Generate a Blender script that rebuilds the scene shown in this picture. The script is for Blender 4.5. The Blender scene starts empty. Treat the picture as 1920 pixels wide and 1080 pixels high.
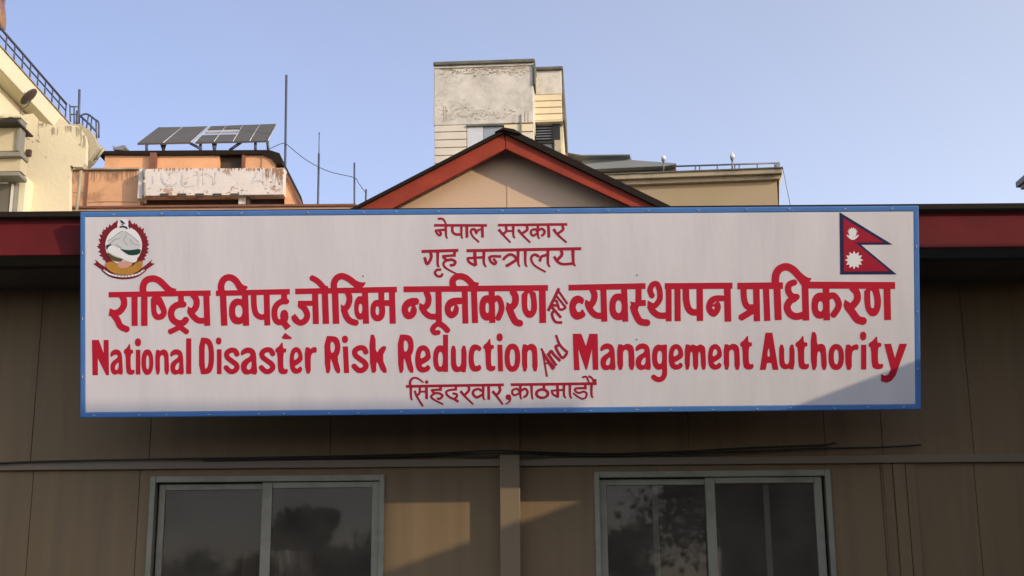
import bpy, bmesh, math, random
import numpy as np
from mathutils import Vector, Matrix

random.seed(7)
SC = bpy.context.scene
COL = SC.collection
R = math.radians

# ------------------------------------------------------------------ camera
F_PX = 2500.0                      # focal length in pixels of a 1920 px wide picture
PITCH = R(14.04)
ROLL = 0.0085
CAM = Vector((0.0, -8.0, 1.65))
cp, sp = math.cos(PITCH), math.sin(PITCH)
FWD = Vector((0, cp, sp))
_r0, _u0 = Vector((1, 0, 0)), Vector((0, -sp, cp))
RIGHT = _r0 * math.cos(ROLL) - _u0 * math.sin(ROLL)
UP = _r0 * math.sin(ROLL) + _u0 * math.cos(ROLL)
cam_d = bpy.data.cameras.new('camera')
cam_d.sensor_width = 36.0
cam_d.lens = F_PX / 1920.0 * 36.0
cam_d.clip_start = 0.05
cam_d.clip_end = 3000.0
cam = bpy.data.objects.new('camera', cam_d)
COL.objects.link(cam)
cam.matrix_world = Matrix((
    (RIGHT.x, UP.x, -FWD.x, CAM.x),
    (RIGHT.y, UP.y, -FWD.y, CAM.y),
    (RIGHT.z, UP.z, -FWD.z, CAM.z),
    (0, 0, 0, 1)))
SC.camera = cam

# ------------------------------------------------------------------ light
SUN_TO = Vector((1.52, -1.0, 0.585)).normalized()     # towards the sun
SUN_EL = math.asin(SUN_TO.z)
SUN_AZ = math.atan2(SUN_TO.x, SUN_TO.y)               # clockwise from +Y
sd = bpy.data.lights.new('sun', 'SUN')
sd.energy = 1.95
sd.angle = R(0.55)
sd.color = (1.0, 0.80, 0.56)
sun = bpy.data.objects.new('sun', sd)
COL.objects.link(sun)
sun.rotation_euler = (-SUN_TO).to_track_quat('-Z', 'Y').to_euler()
sun.location = (20, -14, 12)

HAZE = (0.33, 4.3, 1.15, 0.35)
world = bpy.data.worlds.new('World')
SC.world = world
world.use_nodes = True
wn, wl = world.node_tree.nodes, world.node_tree.links
for n in list(wn):
    wn.remove(n)
sky = wn.new('ShaderNodeTexSky')
sky.sky_type = 'NISHITA'
sky.sun_disc = False
sky.sun_elevation = SUN_EL
sky.sun_rotation = SUN_AZ
sky.altitude = 1300.0
sky.air_density = 1.0
sky.dust_density = 2.2
sky.ozone_density = 2.0
tint = wn.new('ShaderNodeMix')
tint.data_type = 'RGBA'
tint.blend_type = 'MULTIPLY'
tint.inputs[0].default_value = 1.0
tint.inputs[7].default_value = (1.0, 0.85, 0.97, 1)
# hazy air: paler towards the horizon and towards the sun's side of the sky
wtc = wn.new('ShaderNodeTexCoord')
hz_dot = wn.new('ShaderNodeVectorMath'); hz_dot.operation = 'DOT_PRODUCT'
_h = Vector((SUN_TO.x, SUN_TO.y, 0)).normalized()
hz_dot.inputs[1].default_value = _h
hz_az = wn.new('ShaderNodeMapRange')
hz_az.inputs[1].default_value = -1.0; hz_az.inputs[2].default_value = 1.0
hz_az.inputs[3].default_value = HAZE[0]; hz_az.inputs[4].default_value = HAZE[1]
hz_sep = wn.new('ShaderNodeSeparateXYZ')
hz_el = wn.new('ShaderNodeMapRange')
hz_el.inputs[1].default_value = 0.0; hz_el.inputs[2].default_value = 1.0
hz_el.inputs[3].default_value = HAZE[2]; hz_el.inputs[4].default_value = HAZE[3]
hz_mul = wn.new('ShaderNodeMath'); hz_mul.operation = 'MULTIPLY'
hz_col = wn.new('ShaderNodeVectorMath'); hz_col.operation = 'SCALE'
hz_col.inputs[0].default_value = (1.0, 0.98, 0.80)
hz_add = wn.new('ShaderNodeVectorMath'); hz_add.operation = 'ADD'
wl.new(wtc.outputs['Generated'], hz_dot.inputs[0])
wl.new(wtc.outputs['Generated'], hz_sep.inputs[0])
wl.new(hz_dot.outputs['Value'], hz_az.inputs[0])
wl.new(hz_sep.outputs[2], hz_el.inputs[0])
wl.new(hz_az.outputs[0], hz_mul.inputs[0]); wl.new(hz_el.outputs[0], hz_mul.inputs[1])
hz_nz = wn.new('ShaderNodeTexNoise')
hz_nz.inputs['Scale'].default_value = 2.2
hz_nz.inputs['Detail'].default_value = 3
wl.new(wtc.outputs['Generated'], hz_nz.inputs['Vector'])
hz_var = wn.new('ShaderNodeMapRange')
hz_var.inputs[1].default_value = 0.3; hz_var.inputs[2].default_value = 0.7
hz_var.inputs[3].default_value = 0.93; hz_var.inputs[4].default_value = 1.07
wl.new(hz_nz.outputs[0], hz_var.inputs[0])
hz_m2 = wn.new('ShaderNodeMath'); hz_m2.operation = 'MULTIPLY'
wl.new(hz_mul.outputs[0], hz_m2.inputs[0]); wl.new(hz_var.outputs[0], hz_m2.inputs[1])
wl.new(hz_m2.outputs[0], hz_col.inputs['Scale'])
bg = wn.new('ShaderNodeBackground')
bg.inputs[1].default_value = 0.15
wo = wn.new('ShaderNodeOutputWorld')
wl.new(sky.outputs[0], tint.inputs[6])
wl.new(tint.outputs[2], hz_add.inputs[0])
wl.new(hz_col.outputs[0], hz_add.inputs[1])
wl.new(hz_add.outputs[0], bg.inputs[0])
wl.new(bg.outputs[0], wo.inputs[0])

SC.view_settings.view_transform = 'Standard'
SC.view_settings.look = 'None'
SC.view_settings.exposure = 0.5
SC.view_settings.gamma = 1.0
try:
    SC.cycles.max_bounces = 6
    SC.cycles.transparent_max_bounces = 10
except Exception:
    pass


# ------------------------------------------------------------------ picture ray -> point on a real plane
def ray(px, py):
    return (FWD + RIGHT * ((px - 960.0) / F_PX) + UP * ((540.0 - py) / F_PX))


def hit(px, py, p, n):
    d = ray(px, py)
    t = (p - CAM).dot(n) / d.dot(n)
    return CAM + d * t


def at(px, py, Y):
    return hit(px, py, Vector((0, Y, 0)), Vector((0, 1, 0)))


class Face:
    """A vertical facade plane, turned by th about z; u runs right, w runs into the building."""
    def __init__(self, Y, th=0.0, px0=960, py0=300):
        self.o = at(px0, py0, Y)
        self.o.z = 0.0
        self.u = Vector((math.cos(th), -math.sin(th), 0))
        self.w = Vector((math.sin(th), math.cos(th), 0))

    def uz(self, px, py, d=0.0):
        q = hit(px, py, self.o + self.w * d, self.w)
        return (q - self.o).dot(self.u), q.z

    def pt(self, u, z, d):
        q = self.o + self.u * u + self.w * d
        return Vector((q.x, q.y, z))

    def P(self, px, py, d=0.0):
        u, z = self.uz(px, py, d)
        return self.pt(u, z, d)


# ------------------------------------------------------------------ materials
def mat(name, col, rough=0.7, var=0.08, scale=3.0, bump=0.0, bscale=40.0, metal=0.0, spec=0.5,
        dirt=None, dirt_amt=0.0, dirt_scale=1.2, streak=False, dirt_lo=0.45, dirt_hi=0.7, coat=0.0):
    m = bpy.data.materials.new(name)
    m.use_nodes = True
    nt = m.node_tree
    b = nt.nodes['Principled BSDF']
    b.inputs['Roughness'].default_value = rough
    b.inputs['Metallic'].default_value = metal
    b.inputs['Specular IOR Level'].default_value = spec
    if coat:
        b.inputs['Coat Weight'].default_value = coat
    tc = nt.nodes.new('ShaderNodeTexCoord')
    geo = nt.nodes.new('ShaderNodeNewGeometry')
    src = geo.outputs['Position']
    mp = nt.nodes.new('ShaderNodeMapping')
    if streak:
        mp.inputs['Scale'].default_value = (6.0, 6.0, 0.35)
    nt.links.new(src, mp.inputs[0])
    nz = nt.nodes.new('ShaderNodeTexNoise')
    nz.inputs['Scale'].default_value = scale
    nz.inputs['Detail'].default_value = 5
    nt.links.new(mp.outputs[0], nz.inputs['Vector'])
    mr = nt.nodes.new('ShaderNodeMapRange')
    mr.inputs[1].default_value = 0.25
    mr.inputs[2].default_value = 0.75
    mr.inputs[3].default_value = 1.0 - var
    mr.inputs[4].default_value = 1.0 + var
    nt.links.new(nz.outputs[0], mr.inputs[0])
    mul = nt.nodes.new('ShaderNodeVectorMath')
    mul.operation = 'SCALE'
    mul.inputs[0].default_value = col
    nt.links.new(mr.outputs[0], mul.inputs['Scale'])
    out = mul.outputs[0]
    if dirt is not None:
        dz = nt.nodes.new('ShaderNodeTexNoise')
        dz.inputs['Scale'].default_value = dirt_scale
        dz.inputs['Detail'].default_value = 8
        dz.inputs['Roughness'].default_value = 0.65
        nt.links.new(mp.outputs[0], dz.inputs['Vector'])
        dr = nt.nodes.new('ShaderNodeMapRange')
        dr.interpolation_type = 'SMOOTHSTEP'
        dr.inputs[1].default_value = dirt_lo
        dr.inputs[2].default_value = dirt_hi
        dr.inputs[3].default_value = 0.0
        dr.inputs[4].default_value = dirt_amt
        nt.links.new(dz.outputs[0], dr.inputs[0])
        mx = nt.nodes.new('ShaderNodeMix')
        mx.data_type = 'RGBA'
        nt.links.new(dr.outputs[0], mx.inputs[0])
        nt.links.new(out, mx.inputs[6])
        mx.inputs[7].default_value = (*dirt, 1)
        out = mx.outputs[2]
    nt.links.new(out, b.inputs['Base Color'])
    if bump:
        bz = nt.nodes.new('ShaderNodeTexNoise')
        bz.inputs['Scale'].default_value = bscale
        bz.inputs['Detail'].default_value = 4
        nt.links.new(mp.outputs[0] if streak else src, bz.inputs['Vector'])
        bp = nt.nodes.new('ShaderNodeBump')
        bp.inputs['Strength'].default_value = bump
        bp.inputs['Distance'].default_value = 0.02
        nt.links.new(bz.outputs[0], bp.inputs['Height'])
        nt.links.new(bp.outputs[0], b.inputs['Normal'])
    return m


M = {}
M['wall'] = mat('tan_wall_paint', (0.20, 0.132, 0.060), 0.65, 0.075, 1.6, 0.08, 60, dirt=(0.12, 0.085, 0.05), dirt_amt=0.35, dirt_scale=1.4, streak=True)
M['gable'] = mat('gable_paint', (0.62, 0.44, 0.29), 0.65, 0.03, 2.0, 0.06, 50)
M['seam'] = mat('seam_filler', (0.11, 0.08, 0.05), 0.9)
M['rail'] = mat('rail_paint', (0.19, 0.14, 0.085), 0.5, 0.06, 3)
M['post'] = mat('post_paint', (0.20, 0.142, 0.072), 0.5, 0.05, 3)
M['fascia'] = mat('dark_red_paint', (0.12, 0.010, 0.011), 0.7, 0.16, 5, 0.05, 30, spec=0.2, dirt=(0.06, 0.016, 0.01), dirt_amt=0.6, dirt_scale=2.4)
M['barge'] = mat('brick_red_paint', (0.31, 0.048, 0.024), 0.7, 0.14, 7, 0.05, 30, spec=0.2, dirt=(0.21, 0.035, 0.02), dirt_amt=0.6, dirt_scale=5.0)
M['roof'] = mat('dark_roof_sheet', (0.020, 0.014, 0.010), 0.8, 0.2, 6, spec=0.15)
M['soffit'] = mat('dark_soffit_board', (0.13, 0.115, 0.10), 0.8, 0.15, 4)
M['alu'] = mat('dull_aluminium', (0.27, 0.255, 0.19), 0.5, 0.08, 6, metal=0.1, spec=0.35, dirt=(0.10, 0.095, 0.07), dirt_amt=0.4, dirt_scale=5)
M['room'] = mat('dark_room', (0.035, 0.032, 0.03), 0.9)
M['curtain'] = mat('brown_curtain', (0.11, 0.075, 0.045), 0.9, 0.1, 3)
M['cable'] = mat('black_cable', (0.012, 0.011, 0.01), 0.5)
M['banner'] = mat('white_flex_banner', (0.675, 0.65, 0.648), 0.42, 0.06, 1.1, 0.25, 1.3, streak=True, spec=0.4)
M['blue'] = mat('blue_flex', (0.068, 0.19, 0.45), 0.42, 0.07, 6, 0.05, 25, spec=0.4)
M['ink'] = mat('red_ink', (0.48, 0.008, 0.028), 0.42, 0.05, 3, spec=0.35)
M['inkdark'] = mat('dark_red_ink', (0.36, 0.010, 0.032), 0.42, 0.06, 8, spec=0.35)
M['crimson'] = mat('crimson_ink', (0.36, 0.008, 0.03), 0.42, 0.05, 8, spec=0.35)
M['navy'] = mat('navy_ink', (0.016, 0.018, 0.07), 0.42, 0.05, 8, spec=0.35)
M['whiteink'] = mat('white_ink', (0.80, 0.79, 0.77), 0.42, 0.02, 8, spec=0.35)
M['snow'] = mat('snow_grey_ink', (0.60, 0.61, 0.61), 0.42, 0.05, 20, spec=0.35)
M['greyink'] = mat('pale_grey_ink', (0.36, 0.40, 0.40), 0.42, 0.05, 20, spec=0.35)
M['greenink'] = mat('dark_green_ink', (0.010, 0.055, 0.035), 0.42, 0.1, 20, spec=0.35)
M['olive'] = mat('olive_ink', (0.10, 0.08, 0.02), 0.42, 0.1, 20, spec=0.35)
M['gold'] = mat('gold_ink', (0.47, 0.23, 0.04), 0.42, 0.12, 15, spec=0.35)
M['pink'] = mat('pink_ink', (0.62, 0.33, 0.25), 0.42, 0.05, 15, spec=0.35)
M['steel'] = mat('grey_steel', (0.16, 0.17, 0.19), 0.5, 0.1, 6, metal=0.4)
M['bluesteel'] = mat('blue_grey_paint', (0.075, 0.085, 0.125), 0.5, 0.1, 6)
M['yellow'] = mat('cream_yellow_paint', (0.70, 0.66, 0.465), 0.75, 0.04, 1.2, 0.1, 25, dirt=(0.62, 0.55, 0.38), dirt_amt=0.4, dirt_scale=1.0)
M['oldcream'] = mat('weathered_cream_plaster', (0.68, 0.62, 0.43), 0.8, 0.05, 1.5, 0.2, 20, dirt=(0.30, 0.25, 0.17), dirt_amt=0.75, dirt_scale=1.3, dirt_lo=0.56, dirt_hi=0.74)
M['greyframe'] = mat('grey_green_frame', (0.20, 0.20, 0.17), 0.6, 0.08, 4)
M['concrete'] = mat('old_concrete', (0.40, 0.36, 0.25), 0.85, 0.12, 3, 0.25, 25, dirt=(0.13, 0.11, 0.08), dirt_amt=0.6, dirt_scale=2.0)
M['orange'] = mat('faded_orange_paint', (0.64, 0.36, 0.185), 0.8, 0.08, 1.6, 0.1, 20, dirt=(0.30, 0.15, 0.07), dirt_amt=0.8, dirt_scale=1.8, dirt_lo=0.48, dirt_hi=0.7)
M['orange2'] = mat('orange_paint', (0.74, 0.40, 0.20), 0.8, 0.06, 2, 0.1, 20, dirt=(0.4, 0.2, 0.1), dirt_amt=0.4, dirt_scale=1.5)
M['peel'] = mat('peeling_white_paint', (0.66, 0.62, 0.56), 0.8, 0.08, 4, 0.2, 25, dirt=(0.38, 0.24, 0.15), dirt_amt=0.85, dirt_scale=4.5, dirt_lo=0.55, dirt_hi=0.64)
M['faint'] = mat('faded_blue_paint', (0.50, 0.52, 0.52), 0.85, 0.2, 9, dirt=(0.66, 0.62, 0.56), dirt_amt=0.9, dirt_scale=6, dirt_lo=0.42, dirt_hi=0.56)
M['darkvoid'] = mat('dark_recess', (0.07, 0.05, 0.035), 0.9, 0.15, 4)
M['wreath'] = mat('wreath_ink', (0.20, 0.010, 0.022), 0.42, 0.15, 30, spec=0.35)
M['balcony'] = mat('balcony_render', (0.50, 0.45, 0.31), 0.85, 0.08, 3, 0.15, 20, dirt=(0.3, 0.27, 0.2), dirt_amt=0.5)
M['towercream2'] = mat('tower_pale_cream', (0.66, 0.615, 0.50), 0.8, 0.06, 1.5, 0.1, 12, dirt=(0.45, 0.4, 0.3), dirt_amt=0.4)
M['solar'] = mat('solar_glass', (0.125, 0.119, 0.102), 0.6, 0.08, 3, spec=0.2)
M['lightalu'] = mat('bright_aluminium', (0.62, 0.62, 0.60), 0.4, 0.05, 6, metal=0.3)
M['tower'] = mat('weathered_tower_plaster', (0.60, 0.575, 0.49), 0.85, 0.16, 3.0, 0.3, 9, dirt=(0.30, 0.285, 0.235), dirt_amt=0.6, dirt_scale=2.2, dirt_lo=0.46, dirt_hi=0.72)
M['towercream'] = mat('tower_cream_paint', (0.76, 0.66, 0.43), 0.8, 0.05, 1.5, 0.1, 12, dirt=(0.5, 0.43, 0.3), dirt_amt=0.4)
M['mossy'] = mat('mossy_coping', (0.13, 0.13, 0.10), 0.9, 0.3, 3, 0.2, 12)
M['tanwall'] = mat('beige_block_paint', (0.37, 0.29, 0.17), 0.8, 0.05, 0.8, 0.1, 12, dirt=(0.33, 0.27, 0.13), dirt_amt=0.5, dirt_scale=0.5)
M['cornice'] = mat('stained_cornice', (0.38, 0.33, 0.22), 0.85, 0.12, 1.2, 0.2, 10, dirt=(0.12, 0.10, 0.075), dirt_amt=0.85, dirt_scale=0.9, dirt_lo=0.45, dirt_hi=0.66)
M['greysheet'] = mat('grey_roof_sheet', (0.20, 0.225, 0.235), 0.6, 0.08, 1.5)
M['brick'] = mat('brick_wall', (0.28, 0.13, 0.08), 0.85, 0.2, 4)
M['globe'] = mat('white_lamp_globe', (0.72, 0.72, 0.70), 0.35, 0.03)
M['brown'] = mat('brown_dish_paint', (0.075, 0.05, 0.042), 0.55, 0.12, 5)
M['copper'] = mat('coppery_dish_paint', (0.34, 0.19, 0.09), 0.55, 0.15, 3, 0.1, 6, dirt=(0.17, 0.07, 0.08), dirt_amt=0.8, dirt_scale=3, dirt_lo=0.4, dirt_hi=0.6)
M['bluegrey'] = mat('grey_blue_window', (0.30, 0.34, 0.37), 0.35, 0.06, 2)
M['ground'] = mat('dusty_asphalt', (0.052, 0.047, 0.040), 0.9, 0.2, 0.8, 0.2, 30)
M['bark'] = mat('bark', (0.09, 0.065, 0.045), 0.9, 0.2, 6)
M['leaf'] = mat('leaf', (0.045, 0.075, 0.022), 0.65, 0.35, 1.5)
M['rust'] = mat('rusty_trim', (0.20, 0.085, 0.05), 0.8, 0.2, 5)
M['rust2'] = mat('brown_damp_stain', (0.33, 0.19, 0.105), 0.85, 0.2, 6)
M['pinkwall'] = mat('pinkish_plaster', (0.58, 0.38, 0.25), 0.8, 0.1, 3)


def glass_mat():
    m = bpy.data.materials.new('window_glass')
    m.use_nodes = True
    nt = m.node_tree
    nt.nodes.clear()
    o = nt.nodes.new('ShaderNodeOutputMaterial')
    mix = nt.nodes.new('ShaderNodeMixShader')
    fr = nt.nodes.new('ShaderNodeFresnel')
    fr.inputs[0].default_value = 1.36
    gl = nt.nodes.new('ShaderNodeBsdfGlossy')
    gl.inputs['Roughness'].default_value = 0.024
    gl.inputs['Color'].default_value = (0.95, 0.88, 0.80, 1)
    tr = nt.nodes.new('ShaderNodeBsdfTransparent')
    tr.inputs[0].default_value = (0.55, 0.56, 0.55, 1)
    geo = nt.nodes.new('ShaderNodeNewGeometry')
    nz = nt.nodes.new('ShaderNodeTexNoise')
    nz.inputs['Scale'].default_value = 1.2
    nt.links.new(geo.outputs['Position'], nz.inputs['Vector'])
    bp = nt.nodes.new('ShaderNodeBump')
    bp.inputs['Strength'].default_value = 0.05
    bp.inputs['Distance'].default_value = 0.03
    nt.links.new(nz.outputs[0], bp.inputs['Height'])
    nt.links.new(bp.outputs[0], gl.inputs['Normal'])
    nt.links.new(fr.outputs[0], mix.inputs[0])
    nt.links.new(tr.outputs[0], mix.inputs[1])
    nt.links.new(gl.outputs[0], mix.inputs[2])
    df = nt.nodes.new('ShaderNodeBsdfDiffuse')
    df.inputs[0].default_value = (0.50, 0.43, 0.33, 1)
    dz = nt.nodes.new('ShaderNodeTexNoise')
    dz.inputs['Scale'].default_value = 5.0
    dz.inputs['Detail'].default_value = 6
    nt.links.new(geo.outputs['Position'], dz.inputs['Vector'])
    dm = nt.nodes.new('ShaderNodeMapRange')
    dm.inputs[1].default_value = 0.3; dm.inputs[2].default_value = 0.8
    dm.inputs[3].default_value = 0.09; dm.inputs[4].default_value = 0.19
    nt.links.new(dz.outputs[0], dm.inputs[0])
    dust = nt.nodes.new('ShaderNodeMixShader')
    nt.links.new(dm.outputs[0], dust.inputs[0])
    nt.links.new(mix.outputs[0], dust.inputs[1])
    nt.links.new(df.outputs[0], dust.inputs[2])
    nt.links.new(dust.outputs[0], o.inputs[0])
    return m


M['glass'] = glass_mat()


# ------------------------------------------------------------------ object helpers
def tag(o, label=None, cat=None, group=None, kind=None):
    if label: o['label'] = label
    if cat: o['category'] = cat
    if group: o['group'] = group
    if kind: o['kind'] = kind
    return o


def thing(name, label, cat, loc=(0, 0, 0), group=None):
    o = bpy.data.objects.new(name, None)
    o.empty_display_size = 0.2
    COL.objects.link(o)
    o.location = loc
    return tag(o, label, cat, group)


class MB:
    """Collects solids and links them as one mesh object."""
    def __init__(self):
        self.v, self.f, self.sm = [], [], []

    def add(self, vs, fs, smooth=False):
        k = len(self.v)
        self.v += [Vector(q) for q in vs]
        self.f += [tuple(i + k for i in f) for f in fs]
        self.sm += [smooth] * len(fs)
        return self

    def hexa(self, a):          # 8 corners: 4 of the near face (ccw from bottom left), 4 of the far face
        return self.add(a, [(0, 1, 2, 3), (5, 4, 7, 6), (4, 0, 3, 7), (1, 5, 6, 2), (3, 2, 6, 7), (4, 5, 1, 0)])

    def box(self, x0, x1, y0, y1, z0, z1):
        return self.hexa([(x0, y0, z0), (x1, y0, z0), (x1, y0, z1), (x0, y0, z1),
                          (x0, y1, z0), (x1, y1, z0), (x1, y1, z1), (x0, y1, z1)])

    def fbox(self, F, x0, y0, x1, y1, d0, d1, zb=None):
        """Box on facade F: picture rectangle x0..x1, y0 (top)..y1 on the plane d0, running back to d1."""
        xm, ym = (x0 + x1) / 2, (y0 + (y1 if y1 is not None else y0)) / 2
        ua = F.uz(x0, ym, d0)[0]; ub = F.uz(x1, ym, d0)[0]
        zt = F.uz(xm, y0, d0)[1]
        z0 = F.uz(xm, y1, d0)[1] if zb is None else zb
        return self.ubox(F, ua, ub, z0, zt, d0, d1)

    def ubox(self, F, ua, ub, z0, z1, d0, d1):
        p = F.pt
        return self.hexa([p(ua, z0, d0), p(ub, z0, d0), p(ub, z1, d0), p(ua, z1, d0),
                          p(ua, z0, d1), p(ub, z0, d1), p(ub, z1, d1), p(ua, z1, d1)])

    def fpoly(self, F, pts, d0, d1):
        """Prism: picture polygon on plane d0 of facade F, extruded back to d1."""
        q = [F.uz(x, y, d0) for x, y in pts]
        return self.prism([F.pt(u, z, d0) for u, z in q], [F.pt(u, z, d1) for u, z in q])

    def prism(self, near, far):
        n = len(near)
        fs = [tuple(range(n)), tuple(range(2 * n - 1, n - 1, -1))]
        fs += [((i + 1) % n, i, n + i, n + (i + 1) % n) for i in range(n)]
        return self.add(list(near) + list(far), fs)

    def tube(self, pts, r, seg=8, r1=None):
        pts = [Vector(p) for p in pts]
        n = len(pts)
        rings = []
        for i, p in enumerate(pts):
            t = (pts[min(i + 1, n - 1)] - pts[max(i - 1, 0)]).normalized()
            a = Vector((0, 0, 1)) if abs(t.z) < 0.9 else Vector((1, 0, 0))
            s = t.cross(a).normalized(); w = t.cross(s)
            rr = r if r1 is None else r + (r1 - r) * i / (n - 1)
            rings.append([p + (s * math.cos(2 * math.pi * k / seg) + w * math.sin(2 * math.pi * k / seg)) * rr for k in range(seg)])
        vs = [q for ring in rings for q in ring]
        fs = []
        for i in range(n - 1):
            for k in range(seg):
                a, b = i * seg + k, i * seg + (k + 1) % seg
                fs.append((a, b, b + seg, a + seg))
        fs.append(tuple(range(seg - 1, -1, -1)))
        fs.append(tuple((n - 1) * seg + k for k in range(seg)))
        return self.add(vs, fs, True)

    def lathe(self, c, axis, prof, seg=24):
        c, axis = Vector(c), Vector(axis).normalized()
        a = Vector((0, 0, 1)) if abs(axis.z) < 0.9 else Vector((1, 0, 0))
        s = axis.cross(a).normalized(); w = axis.cross(s)
        vs, fs = [], []
        for (r, h) in prof:
            for k in range(seg):
                an = 2 * math.pi * k / seg
                vs.append(c + axis * h + (s * math.cos(an) + w * math.sin(an)) * max(r, 1e-4))
        for i in range(len(prof) - 1):
            for k in range(seg):
                p, q = i * seg + k, i * seg + (k + 1) % seg
                fs.append((p, q, q + seg, p + seg))
        return self.add(vs, fs, True)

    def build(self, name, m, parent=None, bevel=0.0):
        me = bpy.data.meshes.new(name)
        top = parent
        while top is not None and top.parent is not None:
            top = top.parent
        org = top.location.copy() if top is not None else Vector((0, 0, 0))
        me.from_pydata([tuple(q - org) for q in self.v], [], self.f)
        me.validate()
        bm = bmesh.new(); bm.from_mesh(me)
        bmesh.ops.recalc_face_normals(bm, faces=bm.faces[:])
        bm.to_mesh(me); bm.free()
        me.polygons.foreach_set('use_smooth', (self.sm + [False] * len(me.polygons))[:len(me.polygons)])
        me.materials.append(m)
        o = bpy.data.objects.new(name, me)
        COL.objects.link(o)
        if parent is not None:
            o.parent = parent
        if bevel:
            b = o.modifiers.new('edge', 'BEVEL')
            b.width = bevel; b.segments = 2; b.limit_method = 'ANGLE'; b.angle_limit = R(40)
        return o


# ------------------------------------------------------------------ painted shapes: strokes and outlines -> flat meshes
def chaikin(pts, n=1, closed=True):
    for _ in range(n):
        out = []
        m = len(pts)
        rng = range(m if closed else m - 1)
        if not closed: out.append(pts[0])
        for i in rng:
            a, b = pts[i], pts[(i + 1) % m]
            out.append((a[0] * .75 + b[0] * .25, a[1] * .75 + b[1] * .25))
            out.append((a[0] * .25 + b[0] * .75, a[1] * .25 + b[1] * .75))
        if not closed: out.append(pts[-1])
        pts = out
    return pts


def crom(pts, sub=6):
    if len(pts) < 3: return pts
    P = [tuple(2 * np.array(pts[0]) - np.array(pts[1]))] + list(pts) + [tuple(2 * np.array(pts[-1]) - np.array(pts[-2]))]
    out = []
    for i in range(1, len(P) - 2):
        p0, p1, p2, p3 = [np.array(q, float) for q in P[i - 1:i + 3]]
        for k in range(sub):
            t = k / sub
            out.append(tuple(0.5 * ((2 * p1) + (-p0 + p2) * t + (2 * p0 - 5 * p1 + 4 * p2 - p3) * t * t + (-p0 + 3 * p1 - 3 * p2 + p3) * t ** 3)))
    out.append(tuple(pts[-1]))
    return out


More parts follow.
